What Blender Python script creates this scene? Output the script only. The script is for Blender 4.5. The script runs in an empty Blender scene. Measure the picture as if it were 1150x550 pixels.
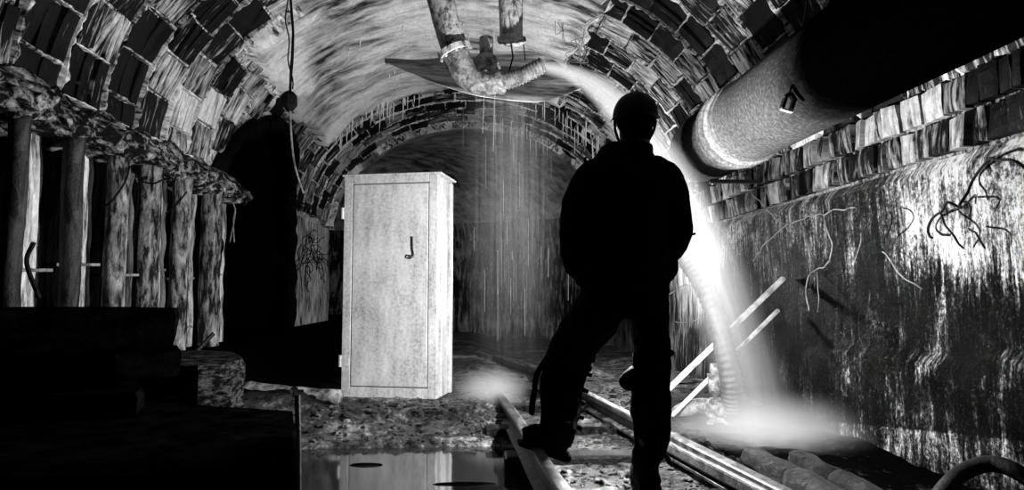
import bpy, bmesh, math, random
from mathutils import Vector, Matrix, noise
random.seed(7)
PI = math.pi
C = bpy.context.scene.collection
F = 767.0
CAM_Z = 0.9
# ------------------------------------------------------------------ camera
cd = bpy.data.cameras.new('camera'); cam = bpy.data.objects.new('camera', cd); C.objects.link(cam)
cd.sensor_width = 36.0; cd.lens = 36.0 * F / 1150; cd.clip_start = 0.05
fwd = Vector((45 / F, 1, -55 / F * -1)).normalized()
cam.location = (0, 0, CAM_Z)
cam.rotation_euler = fwd.to_track_quat('-Z', 'Y').to_euler()
bpy.context.scene.camera = cam
R3 = fwd.to_track_quat('-Z', 'Y').to_matrix()

def P(px, py, Y):
    """world point seen at photo pixel (px,py) lying at depth Y"""
    d = R3 @ Vector(((px - 575) / F, (275 - py) / F, -1))
    k = Y / d.y
    return Vector((d.x * k, Y, CAM_Z + d.z * k))

def PZ(px, py, z):
    """world point seen at photo pixel lying at height z"""
    d = R3 @ Vector(((px - 575) / F, (275 - py) / F, -1))
    k = (z - CAM_Z) / d.z
    return Vector((d.x * k, d.y * k, z))

def PX(px, py, x):
    d = R3 @ Vector(((px - 575) / F, (275 - py) / F, -1))
    k = x / d.x
    return Vector((x, d.y * k, CAM_Z + d.z * k))

# ------------------------------------------------------------------ materials
class N:
    def __init__(s, name):
        m = bpy.data.materials.new(name); m.use_nodes = True
        s.m = m; s.t = m.node_tree; s.t.nodes.clear()
        s.out = s.t.nodes.new('ShaderNodeOutputMaterial')
    def n(s, typ, **kw):
        nd = s.t.nodes.new(typ)
        for k, v in kw.items():
            if k[0] == '_': nd.inputs[k[1:].replace('_', ' ')].default_value = v
            else: setattr(nd, k, v)
        return nd
    def l(s, a, b): s.t.links.new(a, b)
    def coord(s, kind='UV', scale=(1, 1, 1), loc=(0, 0, 0)):
        c = s.n('ShaderNodeTexCoord'); mp = s.n('ShaderNodeMapping')
        mp.inputs['Scale'].default_value = scale; mp.inputs['Location'].default_value = loc
        s.l(c.outputs[kind], mp.inputs['Vector']); return mp.outputs['Vector']
    def noise(s, vec, scale, detail=6, rough=.6, dist=0.0):
        nd = s.n('ShaderNodeTexNoise', _Scale=scale, _Detail=detail, _Roughness=rough, _Distortion=dist)
        s.l(vec, nd.inputs['Vector']); return nd.outputs['Fac']
    def ramp(s, fac, stops):
        r = s.n('ShaderNodeValToRGB'); e = r.color_ramp.elements
        while len(e) < len(stops): e.new(.5)
        for el, (p, v) in zip(e, stops): el.position = p; el.color = (v, v, v, 1)
        s.l(fac, r.inputs['Fac']); return r.outputs['Color']
    def math(s, op, a, b=None, clamp=False):
        nd = s.n('ShaderNodeMath', operation=op, use_clamp=clamp)
        for i, v in enumerate((a, b)):
            if v is None: continue
            if isinstance(v, (int, float)): nd.inputs[i].default_value = v
            else: s.l(v, nd.inputs[i])
        return nd.outputs[0]
    def bsdf(s, col, rough=.6, spec=.5, metal=0, bump=None, bstr=.4, bdist=.01):
        b = s.n('ShaderNodeBsdfPrincipled')
        b.inputs['Metallic'].default_value = metal
        b.inputs['Specular IOR Level'].default_value = spec
        if isinstance(col, (int, float)): b.inputs['Base Color'].default_value = (col, col, col, 1)
        else: s.l(col, b.inputs['Base Color'])
        if isinstance(rough, (int, float)): b.inputs['Roughness'].default_value = rough
        else: s.l(rough, b.inputs['Roughness'])
        if bump is not None:
            bp = s.n('ShaderNodeBump', _Strength=bstr, _Distance=bdist)
            s.l(bump, bp.inputs['Height']); s.l(bp.outputs[0], b.inputs['Normal'])
        s.l(b.outputs[0], s.out.inputs['Surface'])
        return s.m

def rock(name, dark, light, lo=.4, hi=.6, scale=6, stretch=(1, 1, 1), kind='UV', tone=False, rough=.55, spec=.4,
         bscale=30, bstr=.5, bdist=.02, big=None, loc=(0, 0, 0), metal=0, dist=.2, fine=.5):
    n = N(name)
    v = n.coord(kind, stretch, loc)
    a = n.noise(v, scale, 8, .68, dist)
    f = a
    if big:
        v2 = n.coord(kind, (1, 1, 1), loc)
        b = n.noise(v2, big[0], 4, .6, .5)
        f = n.math('ADD', n.math('MULTIPLY', a, 1 - big[1]), n.math('MULTIPLY', b, big[1]))
    if tone:
        at = n.n('ShaderNodeAttribute', attribute_name='tone')
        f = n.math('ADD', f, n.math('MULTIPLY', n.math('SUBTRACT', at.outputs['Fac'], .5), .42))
    c = n.ramp(f, [(lo, dark), (hi, light)])
    v3 = n.coord(kind, (1, 1, 1))
    fb = n.noise(v3, bscale, 6, .7)
    g = n.math('ADD', n.math('MULTIPLY', fb, 1.0), n.math('MULTIPLY', a, fine))
    mul = n.math('MULTIPLY', c, n.math('ADD', n.math('MULTIPLY', fb, 1.1), .45))
    return n.bsdf(mul, rough, spec, metal, g, bstr, bdist)

M = {}
M['block'] = rock('lining_block', .004, .62, .46, .66, 3.4, (7.5, 1.0, 1), tone=True, rough=.55, spec=.08, big=(2.4, .25), dist=.5, fine=.8)
M['crust'] = rock('joint_crust', .01, .72, .42, .60, 12, (2, 2, 1), rough=.55, spec=.1, big=(1.1, .45), dist=.2)
M['brick'] = rock('right_lining_brick', .002, .30, .45, .68, 3.6, (8, 1.2, 1), tone=True, rough=.55, spec=.05, big=(2.4, .25), dist=.6, fine=.8)
M['brickmortar'] = rock('right_mortar', .004, .28, .42, .62, 8, (4, 3, 1), rough=.6, spec=.05, big=(1.3, .35), dist=.6)
M['mortar'] = rock('calcite_mortar', .008, .70, .44, .58, 7, (4, 3, 1), rough=.6, spec=.1, big=(1.3, .35), dist=.6)
M['plaster'] = rock('smooth_plaster', .02, .74, .38, .54, 2.0, (3.2, .8, 1), rough=.55, spec=.12, big=(.9, .5), bscale=18, dist=.5, bstr=.8, bdist=.04)
M['darkvault'] = rock('far_vault', .008, .30, .40, .64, 3.4, (2.6, 1.2, 1), rough=.5, big=(.7, .35), bscale=14)
M['side'] = rock('shade_black_rock', .0006, .003, .35, .70, 5, (1, 1, 1), kind='Object', rough=.9, spec=.05)  # the drift's unlit darkness is put into a near-black rock colour
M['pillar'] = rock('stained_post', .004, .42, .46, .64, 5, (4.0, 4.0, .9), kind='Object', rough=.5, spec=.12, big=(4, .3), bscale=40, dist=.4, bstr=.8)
M['pillardark'] = rock('dark_post', .001, .07, .46, .68, 3.4, (4.0, 4.0, .7), kind='Object', rough=.5, spec=.2, big=(4, .3), bscale=35, dist=1.0)  # darker copy of the post material for the nearest posts
M['panel'] = rock('calcite_panel', .02, .66, .42, .58, 4, (4.5, .8, 1), rough=.5, spec=.3, big=(1.5, .3))
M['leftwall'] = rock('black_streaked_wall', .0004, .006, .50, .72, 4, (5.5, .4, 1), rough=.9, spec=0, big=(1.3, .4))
M['farwall'] = rock('far_streak_wall', .006, .34, .48, .68, 6, (5.5, .35, 1), rough=.5, spec=.1, big=(1.3, .35))
M['slab'] = rock('dark_concrete', .0004, .004, .42, .70, 7, (1, 1, 2.5), kind='Object', rough=.9, spec=.0)
M['slabgrey'] = rock('grey_concrete', .001, .045, .46, .64, 16, (1, 1, 3), kind='Object', rough=.8, spec=.02)
M['ledge'] = rock('ledge_rock', .003, .42, .48, .62, 16, (1, .8, 1), kind='Object', rough=.55, spec=.1, bscale=40, dist=.3, big=(3.0, .3), bstr=1)
M['beam'] = rock('crusted_beam', .02, .30, .38, .58, 7, (1, 1, 1), kind='Object', rough=.55, spec=.3, bscale=22)
M['iron'] = rock('rusted_iron', .05, .26, .42, .60, 16, (1, 1, 1), kind='Object', rough=.45, spec=.3, bscale=60, dist=.3)
M['scale'] = rock('limescaled_pipe', .05, .52, .40, .54, 18, (1, 1, .6), kind='Object', rough=.5, spec=.2, bscale=40, dist=.3)
M['darkiron'] = rock('dark_iron', .003, .015, .35, .7, 9, kind='Object', rough=.5, spec=.2)
M['wood'] = rock('wet_wood', .003, .08, .42, .64, 5, (6, .8, 1), rough=.45, kind='Object')
M['paleboard'] = rock('pale_board', .25, .7, .38, .62, 14, (1, 1, 1), rough=.5, kind='Object', bscale=60)
M['log'] = rock('soaked_log', .0004, .022, .50, .66, 22, (1, .5, 1), rough=.45, spec=.12, kind='Object', bscale=40, bstr=1, bdist=.04)
M['wire'] = rock('dark_wire', .001, .004, .35, .7, 9, kind='Object', rough=.6, spec=.1)
M['palewire'] = rock('encrusted_wire', .05, .3, .35, .7, 12, kind='Object', rough=.6)
M['spout'] = rock('ribbed_spout', .04, .20, .35, .65, 16, kind='Object', rough=.4)
M['hose'] = rock('ribbed_hose', .02, .07, .35, .65, 6, kind='Object', rough=.4)
M['darkhose'] = rock('rubber_hose', .002, .012, .35, .65, 6, kind='Object', rough=.5, spec=.2)
M['rail'] = rock('rail_steel', .003, .07, .44, .62, 14, (1, 1, 1), kind='Object', rough=.38, metal=.2, spec=.4, bscale=30)
M['stal'] = rock('calcite_stalactite', .5, .85, .3, .7, 10, kind='Object', rough=.4)
M['sheet'] = rock('tin_sheet', .05, .5, .40, .60, 3, (.6, 1, 4), kind='Object', rough=.45, metal=.2, bscale=12, bstr=.2)
M['cloth'] = rock('black_cloth', .001, .003, .35, .7, 10, kind='Object', rough=.95, spec=.03)
M['rubber'] = rock('black_rubber', .001, .003, .35, .7, 10, kind='Object', rough=.8, spec=.05)
M['helmet'] = rock('black_helmet', .001, .003, .35, .7, 10, kind='Object', rough=.6, spec=.1, bstr=.05)
M['skin'] = rock('shaded_skin', .015, .03, .35, .7, 10, kind='Object', rough=.6, bstr=.1)

def right_wall_mat():
    n = N('right_wall_wet')
    uv = n.coord('UV', (1, 1, 1))
    sep = n.n('ShaderNodeSeparateXYZ'); n.l(uv, sep.inputs[0])
    yy, zz = sep.outputs[0], sep.outputs[1]
    streak = n.noise(n.coord('UV', (6, .7, 1)), 2.6, 9, .78, 1.2)
    streak2 = n.noise(n.coord('UV', (11, .8, 1), (5, 1, 0)), 2.2, 6, .7, .5)
    blot = n.noise(n.coord('UV', (1, 1, 1), (3, 7, 0)), 2.2, 6, .66, .8)
    fine = n.noise(n.coord('UV', (1.4, 1, 1)), 34, 6, .85)
    def mr(src, a, b, c, d):
        m = n.n('ShaderNodeMapRange', interpolation_type='SMOOTHSTEP'); n.l(src, m.inputs[0])
        for i, v in ((1, a), (2, b), (3, c), (4, d)): m.inputs[i].default_value = v
        return m.outputs[0]
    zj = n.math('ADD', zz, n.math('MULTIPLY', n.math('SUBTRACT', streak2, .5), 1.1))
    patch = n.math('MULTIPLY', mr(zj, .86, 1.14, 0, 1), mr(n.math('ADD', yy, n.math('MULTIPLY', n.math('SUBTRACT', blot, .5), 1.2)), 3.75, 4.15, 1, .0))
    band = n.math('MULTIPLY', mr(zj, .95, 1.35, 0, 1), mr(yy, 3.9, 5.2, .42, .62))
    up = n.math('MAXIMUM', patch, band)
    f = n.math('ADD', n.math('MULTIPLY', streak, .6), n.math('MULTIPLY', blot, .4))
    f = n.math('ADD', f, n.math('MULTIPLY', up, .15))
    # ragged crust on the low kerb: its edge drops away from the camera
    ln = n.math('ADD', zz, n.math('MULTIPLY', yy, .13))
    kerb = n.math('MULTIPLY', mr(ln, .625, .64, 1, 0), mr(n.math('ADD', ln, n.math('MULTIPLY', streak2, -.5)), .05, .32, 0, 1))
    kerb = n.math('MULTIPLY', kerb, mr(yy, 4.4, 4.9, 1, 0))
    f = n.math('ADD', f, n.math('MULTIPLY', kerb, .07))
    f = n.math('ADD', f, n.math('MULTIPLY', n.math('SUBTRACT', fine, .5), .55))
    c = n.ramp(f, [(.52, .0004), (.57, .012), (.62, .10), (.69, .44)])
    bm = n.math('ADD', fine, n.math('MULTIPLY', streak, .8))
    sparkle = n.ramp(n.noise(n.coord('UV', (1.6, 1, 1)), 60, 3, .6), [(.62, .02), (.70, .9)])
    m = n.bsdf(c, .35, .05, 0, bm, .8, .03)
    b = [x for x in n.t.nodes if x.type == 'BSDF_PRINCIPLED'][0]; n.l(sparkle, b.inputs['Specular IOR Level'])
    return m
M['rwall'] = right_wall_mat()

def cabinet_mat():
    n = N('galvanised_cabinet')
    a = n.noise(n.coord('Object'), 40, 8, .85)
    b = n.noise(n.coord('Object', (3, 3, .8)), 3, 5, .6)
    f = n.math('ADD', n.math('MULTIPLY', a, .6), n.math('MULTIPLY', b, .4))
    c = n.ramp(f, [(.36, .10), (.48, .36), (.60, .54)])
    return n.bsdf(c, .45, .4, .1, a, .25, .006)
M['cab'] = cabinet_mat()

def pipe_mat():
    # light falloff painted along the pipe: unlit near end, paler lit middle; dark paint band
    n = N('light_graded_pipe')
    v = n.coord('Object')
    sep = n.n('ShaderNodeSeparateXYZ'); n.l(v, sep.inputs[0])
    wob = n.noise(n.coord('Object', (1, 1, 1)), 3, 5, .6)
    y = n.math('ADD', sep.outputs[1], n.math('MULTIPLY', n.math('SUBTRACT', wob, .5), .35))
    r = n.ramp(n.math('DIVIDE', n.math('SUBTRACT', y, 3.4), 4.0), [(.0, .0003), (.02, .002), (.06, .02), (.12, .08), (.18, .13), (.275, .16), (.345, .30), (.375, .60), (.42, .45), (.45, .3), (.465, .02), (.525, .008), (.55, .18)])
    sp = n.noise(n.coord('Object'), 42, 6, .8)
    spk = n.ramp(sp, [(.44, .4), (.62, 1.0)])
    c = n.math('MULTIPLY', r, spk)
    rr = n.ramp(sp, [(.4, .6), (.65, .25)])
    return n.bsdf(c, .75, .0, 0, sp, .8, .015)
M['pipe'] = pipe_mat()

def ground_mat():
    n = N('wet_ballast')
    v = n.coord('Object')
    a = n.noise(v, 14, 8, .78, .1); b = n.noise(v, 1.8, 4, .6)
    sep = n.n('ShaderNodeSeparateXYZ'); n.l(v, sep.inputs[0])
    def mr(src, a_, b_, c_, d_):
        m = n.n('ShaderNodeMapRange', interpolation_type='SMOOTHSTEP'); n.l(src, m.inputs[0])
        for i, q in ((1, a_), (2, b_), (3, c_), (4, d_)): m.inputs[i].default_value = q
        return m.outputs[0]
    # darker along the right wall, shade painted into the mouth of the side drift, pale ballast between
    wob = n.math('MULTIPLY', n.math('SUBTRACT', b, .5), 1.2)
    wall_dark = mr(n.math('ADD', sep.outputs[0], wob), 1.25, 1.5, 0, 1)
    wall_dark = n.math('MULTIPLY', wall_dark, mr(sep.outputs[1], 5.5, 6.5, 1, 0))
    drift_shade = n.math('MULTIPLY', mr(n.math('ADD', sep.outputs[0], n.math('MULTIPLY', wob, .5)), -1.2, -1.0, 1, 0), mr(sep.outputs[1], 4.9, 5.15, 0, 1))
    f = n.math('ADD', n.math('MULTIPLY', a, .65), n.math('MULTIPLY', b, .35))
    f = n.math('SUBTRACT', f, n.math('ADD', n.math('MULTIPLY', wall_dark, .13), n.math('MULTIPLY', drift_shade, .25)))
    c = n.ramp(f, [(.42, .0015), (.52, .04), (.62, .34)])
    bm = n.noise(v, 22, 8, .8)
    m = n.bsdf(c, n.ramp(a, [(.4, .2), (.6, .6)]), .2, 0, bm, 1.0, .05)
    bs = [x for x in n.t.nodes if x.type == 'BSDF_PRINCIPLED'][0]
    n.l(n.math('MULTIPLY', n.math('SUBTRACT', 1.0, n.math('MAXIMUM', wall_dark, drift_shade)), .35), bs.inputs['Specular IOR Level'])
    return m
M['ground'] = ground_mat()

def water_mat():
    n = N('still_water')
    a = n.noise(n.coord('Object', (1, .35, 1)), 5, 3, .5)
    return n.bsdf(.008, .07, 1.0, 0, a, .05, .02)
M['water'] = water_mat()

def strand_mat(name, tr, val):
    n = N(name)
    t = n.n('ShaderNodeBsdfTransparent'); d = n.n('ShaderNodeBsdfDiffuse'); tl = n.n('ShaderNodeBsdfTranslucent')
    d.inputs['Color'].default_value = (val,) * 3 + (1,); tl.inputs['Color'].default_value = (val,) * 3 + (1,)
    m1 = n.n('ShaderNodeMixShader', _Fac=.5); n.l(d.outputs[0], m1.inputs[1]); n.l(tl.outputs[0], m1.inputs[2])
    m2 = n.n('ShaderNodeMixShader', _Fac=1 - tr); n.l(t.outputs[0], m2.inputs[1]); n.l(m1.outputs[0], m2.inputs[2])
    n.l(m2.outputs[0], n.out.inputs['Surface'])
    return n.m
M['drip'] = strand_mat('falling_water', .8, .9)

def vol_mat(name, dens, aniso=0.2):
    n = N(name)
    v = n.n('ShaderNodeVolumeScatter', _Density=dens, _Anisotropy=aniso)
    v.inputs['Color'].default_value = (.97, .97, .97, 1)
    n.l(v.outputs[0], n.out.inputs['Volume'])
    return n.m

# ------------------------------------------------------------------ object helpers
def obj(name, verts, faces, mat, parent=None, smooth=False, uvs=None, tone=None, mats=None, mi=None):
    me = bpy.data.meshes.new(name); me.from_pydata([tuple(v) for v in verts], [], faces)
    for mm in (mats or [mat]): me.materials.append(mm)
    if mi: me.polygons.foreach_set('material_index', mi)
    if uvs:
        lay = me.uv_layers.new(name='UVMap')
        for lp in me.loops: lay.data[lp.index].uv = uvs[lp.vertex_index]
    if tone:
        at = me.attributes.new('tone', 'FLOAT', 'POINT'); at.data.foreach_set('value', tone)
    if smooth: me.polygons.foreach_set('use_smooth', [True] * len(me.polygons))
    me.update()
    o = bpy.data.objects.new(name, me); C.objects.link(o)
    if parent: o.parent = parent
    return o

def tag(o, label, cat, group=None, kind=None):
    o['label'] = label; o['category'] = cat
    if group: o['group'] = group
    if kind: o['kind'] = kind
    return o

def struct(o): o['kind'] = 'structure'; return o

def empty(name, loc=(0, 0, 0)):
    o = bpy.data.objects.new(name, None); o.location = loc; o.empty_display_size = .1; C.objects.link(o); return o

def setparent(o, p):
    """parent keeping world placement (parents here are only translated)"""
    o.parent = p
    o.location = o.location - p.location
    return o

class MB:
    """collects shapes into one mesh"""
    def __init__(s): s.v = []; s.f = []
    def add(s, v, f):
        b = len(s.v); s.v += [Vector(x) for x in v]; s.f += [tuple(i + b for i in q) for q in f]; return s
    def box(s, c, size, rot=None, bev=0.0):
        x, y, z = (d / 2 for d in size); c = Vector(c)
        if bev > 0:
            bm = bmesh.new(); bmesh.ops.create_cube(bm, size=1)
            for vv in bm.verts: vv.co = Vector((vv.co.x * size[0], vv.co.y * size[1], vv.co.z * size[2]))
            bmesh.ops.bevel(bm, geom=bm.edges[:], offset=bev, segments=2, affect='EDGES', profile=.5)
            vs = [vv.co.copy() for vv in bm.verts]; bm.verts.index_update()
            fs = [tuple(q.index for q in fc.verts) for fc in bm.faces]; bm.free()
        else:
            vs = [Vector((a * x, b * y, d * z)) for a in (-1, 1) for b in (-1, 1) for d in (-1, 1)]
            fs = [(0, 1, 3, 2), (4, 6, 7, 5), (0, 4, 5, 1), (2, 3, 7, 6), (0, 2, 6, 4), (1, 5, 7, 3)]
        if rot is not None: vs = [rot @ q for q in vs]
        return s.add([q + c for q in vs], fs)
    def beam(s, a, b, w, h, bev=0.0, up=Vector((0, 0, 1))):
        a, b = Vector(a), Vector(b); d = (b - a); L = d.length; d.normalize()
        sx = d.cross(up).normalized(); sz = sx.cross(d)
        rot = Matrix((sx, d, sz)).transposed()
        return s.box((a + b) / 2, (w, L, h), rot, bev)
    def tube(s, pts, rad, n=10, ref=Vector((0, 1, 0)), cap=True, jit=0.0, closed_end=False):
        """rad: float or list of float or list of (a,b): a sideways, b towards ref"""
        pts = [Vector(p) for p in pts]; rings = []
        if not isinstance(rad, (list, tuple)): rad = [rad] * len(pts)
        for i, p in enumerate(pts):
            t = (pts[min(i + 1, len(pts) - 1)] - pts[max(i - 1, 0)])
            if t.length < 1e-9: t = Vector((0, 0, 1))
            t.normalize()
            rf = ref if abs(t.dot(ref)) < .93 else Vector((1, 0, .2)).normalized()
            sx = t.cross(rf).normalized(); sy = sx.cross(t).normalized()
            r = rad[i]; a, b = r if isinstance(r, (tuple, list)) else (r, r)
            ring = []
            for k in range(n):
                an = 2 * PI * k / n
                q = 1 + (jit * (noise.noise(p * 7 + Vector((k * .9, 0, 0)))) if jit else 0)
                ring.append(p + sx * (math.cos(an) * a * q) + sy * (math.sin(an) * b * q))
            rings.append(ring)
        v = [q for r in rings for q in r]; f = []
        for i in range(len(rings) - 1):
            for k in range(n):
                k2 = (k + 1) % n
                f.append((i * n + k, i * n + k2, (i + 1) * n + k2, (i + 1) * n + k))
        if cap:
            f.append(tuple(range(n - 1, -1, -1))); m = (len(rings) - 1) * n; f.append(tuple(range(m, m + n)))
        return s.add(v, f)
    def ell(s, c, r, seg=16, rings=10, rot=None):
        v = []; f = []; c = Vector(c)
        for i in range(rings + 1):
            th = PI * i / rings
            for k in range(seg):
                ph = 2 * PI * k / seg
                q = Vector((r[0] * math.sin(th) * math.cos(ph), r[1] * math.sin(th) * math.sin(ph), r[2] * math.cos(th)))
                if rot is not None: q = rot @ q
                v.append(c + q)
        for i in range(rings):
            for k in range(seg):
                k2 = (k + 1) % seg
                f.append((i * seg + k, (i + 1) * seg + k, (i + 1) * seg + k2, i * seg + k2))
        return s.add(v, f)
    def build(s, name, mat, parent=None, smooth=False, origin=None):
        o = Vector(origin) if origin is not None else Vector((0, 0, 0))
        ob = obj(name, [q - o for q in s.v], s.f, mat, None, smooth)
        bm = bmesh.new(); bm.from_mesh(ob.data); bmesh.ops.recalc_face_normals(bm, faces=bm.faces[:]); bm.to_mesh(ob.data); bm.free()
        ob.location = o
        if parent is not None: setparent(ob, parent)
        return ob

def spline(pts, n=8):
    """catmull-rom through points"""
    pts = [Vector(p) for p in pts]; out = []
    P_ = [pts[0] * 2 - pts[1]] + pts + [pts[-1] * 2 - pts[-2]]
    for i in range(1, len(P_) - 2):
        a, b, c, d = P_[i - 1:i + 3]
        for k in range(n):
            t = k / n
            out.append(.5 * ((2 * b) + (c - a) * t + (2 * a - 5 * b + 4 * c - d) * t * t + (3 * b - a - 3 * c + d) * t ** 3))
    out.append(pts[-1]); return out

def sst(a, b, x):
    t = max(0, min(1, (x - a) / (b - a))); return t * t * (3 - 2 * t)
# ------------------------------------------------------------------ tunnel profile
A, B, ZS = 2.5, 1.95, 2.0
def bend(Y): return -.42 * (Y - 12) ** 2 if Y > 12 else 0.0
_prof = []
for i in range(24): _prof.append((Vector((-A, -.2 + (ZS + .2) * i / 24)), Vector((1, 0))))
for i in range(121):
    t = PI * i / 120
    x, z = -A * math.cos(t), ZS + B * math.sin(t)
    nn = Vector((math.cos(t) / A, -math.sin(t) / B)).normalized()
    _prof.append((Vector((x, z)), nn))
for i in range(1, 25): _prof.append((Vector((A, ZS - (ZS + .2) * i / 24)), Vector((-1, 0))))
_s = [0.0]
for i in range(1, len(_prof)): _s.append(_s[-1] + (_prof[i][0] - _prof[i - 1][0]).length)
STOT = _s[-1]; SL = 2.2; SR = STOT - 2.2          # arc length where the vault starts and ends
def prof(s):
    s = max(0, min(STOT - 1e-6, s)); lo, hi = 0, len(_s) - 1
    while hi - lo > 1:
        m = (lo + hi) // 2
        if _s[m] <= s: lo = m
        else: hi = m
    t = (s - _s[lo]) / (_s[hi] - _s[lo])
    return _prof[lo][0].lerp(_prof[hi][0], t), _prof[lo][1].lerp(_prof[hi][1], t).normalized()
def tp(s, Y, off=0.0):
    p, n = prof(s); q = p + n * off
    return Vector((q.x + bend(Y), Y, q.y))
def theta(s):                                     # vault angle in degrees, 0 at the left spring line
    p, _ = prof(s)
    return math.degrees(math.atan2((p.y - ZS) / B, -p.x / A))
OPC, OPW, OPS, OPR = 8.15, 1.42, 1.75, 1.12       # side drift opening: centre Y, half width, spring z, rise
def in_opening(s, Y, pad=0.0):
    p, _ = prof(s)
    if p.x > -.3: return False
    u = (Y - OPC) / (OPW + pad)
    if abs(u) >= 1: return False
    return p.y < OPS + (OPR + pad) * math.sqrt(1 - u * u)
def plastered(s, Y):
    th = theta(s)
    w = noise.noise(Vector((s * 2.3, Y * 2.3, 1.3))) * .35 + noise.noise(Vector((s * 8, Y * 8, 5))) * .12
    if 5.9 + w - (th - 60) * .008 < Y < 9.8 + w * .35 and 33 + w * 12 < th < 120 + w * 14: return True
    return Y > 12.1 + w * .5
EXT = 17.0

# shell (recessed joints, plaster, far vault)
def shell():
    ds, dy = .065, .075
    ns = int(STOT / ds); ny = int((EXT - 1.0) / dy)
    def block(name, s0, s1, y0, y1, selmat, mats, offf):
        i0, i1 = int(round(s0 / STOT * ns)), int(round(s1 / STOT * ns)); j0, j1 = int(round((y0 - 1) / dy)), int(round((y1 - 1) / dy))
        v, uv, f, mi = [], [], [], []
        W = i1 - i0 + 1
        for j in range(j0, j1 + 1):
            Y = 1 + j * dy
            for i in range(i0, i1 + 1):
                s = STOT * i / ns
                v.append(tp(s, Y, offf(s, Y))); uv.append((Y, s if s < STOT / 2 else STOT - s))
        for j in range(j1 - j0):
            for i in range(W - 1):
                s = STOT * (i0 + i + .5) / ns; Y = 1 + (j0 + j + .5) * dy
                if in_opening(s, Y): continue
                a = j * W + i
                f.append((a, a + 1, a + 1 + W, a + W)); mi.append(selmat(s, Y))
        return struct(obj(name, v, f, None, smooth=True, uvs=[(a, b - .2) for a, b in uv], mats=mats, mi=mi))
    def off_c(s, Y):
        n1 = noise.noise(Vector((s * 1.5, Y * 1.5, 0))) * .04 + noise.noise(Vector((s * 6, Y * 6, 3))) * .015
        if Y > 12.2: return .03 + n1 + .06 * (int(Y / .7) % 2)
        if plastered(s, Y): return .075 + n1 + .03 * noise.noise(Vector((s * 3, Y * .8, 9)))
        return -.05 + n1 * .3
    def sel_c(s, Y):
        if Y > 12.2: return 3 if abs(theta(s) - 90) > 80 + 6 * noise.noise(Vector((Y * 1.2, s * 1.5, 2))) else 2
        return 1 if plastered(s, Y) else 0
    block('ceiling', SL, SR, 1, EXT, sel_c, [M['mortar'], M['plaster'], M['darkvault'], M['farwall']], off_c)
    def off_w(s, Y): return noise.noise(Vector((s * 1.2, Y * 1.2, 4))) * .03 + noise.noise(Vector((s * 7, Y * 7, 3))) * .012
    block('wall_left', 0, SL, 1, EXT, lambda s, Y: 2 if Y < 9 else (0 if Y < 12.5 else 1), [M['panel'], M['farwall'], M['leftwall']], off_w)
    zcut = STOT - (1.62 + .2)
    def off_r(s, Y):
        z = STOT - s - .2
        if z > 1.62: return -.045
        o = off_w(s, Y)
        if z < .58 - .05 * (Y - 3.3) and Y < 5: o += .05            # low ragged plinth
        return o
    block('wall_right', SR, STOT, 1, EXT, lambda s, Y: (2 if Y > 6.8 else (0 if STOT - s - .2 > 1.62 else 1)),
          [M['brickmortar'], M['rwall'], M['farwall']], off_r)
shell()

# the lining blocks themselves, three-strip concrete blocks set in rings
def patch(v, f, uv, tone, s0, s1, y0, y1, h, tn, n=5, js=.012):
    """one block, outer face grid with skirt"""
    base = len(v); c = [(s0, y0), (s1, y0), (s1, y1), (s0, y1)]
    c = [(a + random.uniform(-js, js), b + random.uniform(-js, js)) for a, b in c]
    tilt = (random.uniform(-.012, .012), random.uniform(-.012, .012)); seed = random.uniform(0, 50)
    for j in range(n + 1):
        for i in range(n + 1):
            a, b = i / n, j / n
            s = (c[0][0] * (1 - a) + c[1][0] * a) * (1 - b) + (c[3][0] * (1 - a) + c[2][0] * a) * b
            Y = (c[0][1] * (1 - a) + c[1][1] * a) * (1 - b) + (c[3][1] * (1 - a) + c[2][1] * a) * b
            edge = i in (0, n) or j in (0, n)
            o = h + tilt[0] * (a - .5) * 2 + tilt[1] * (b - .5) * 2 + .010 * noise.noise(Vector((s * 9, Y * 14, seed)))
            if edge: o -= .008
            v.append(tp(s, Y, o)); uv.append((Y + seed, (s if s < STOT / 2 else STOT - s) + seed)); tone.append(tn)
    for j in range(n):
        for i in range(n):
            q = base + j * (n + 1) + i
            f.append((q, q + 1, q + n + 2, q + n + 1))
    # skirt
    loop = [j for j in range(n + 1)] + [n + (n + 1) * j for j in range(1, n + 1)] + [(n + 1) * n + i for i in range(n - 1, -1, -1)] + [(n + 1) * j for j in range(n - 1, 0, -1)]
    sk = len(v)
    for q in loop:
        p = v[base + q]; a, b = q % (n + 1) / n, q // (n + 1) / n
        s = s0 + (s1 - s0) * a; Y = y0 + (y1 - y0) * b
        v.append(tp(s, Y, -.10)); uv.append(uv[base + q]); tone.append(tn)
    L = len(loop)
    for k in range(L):
        k2 = (k + 1) % L
        f.append((base + loop[k], sk + k, sk + k2, base + loop[k2]))

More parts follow.
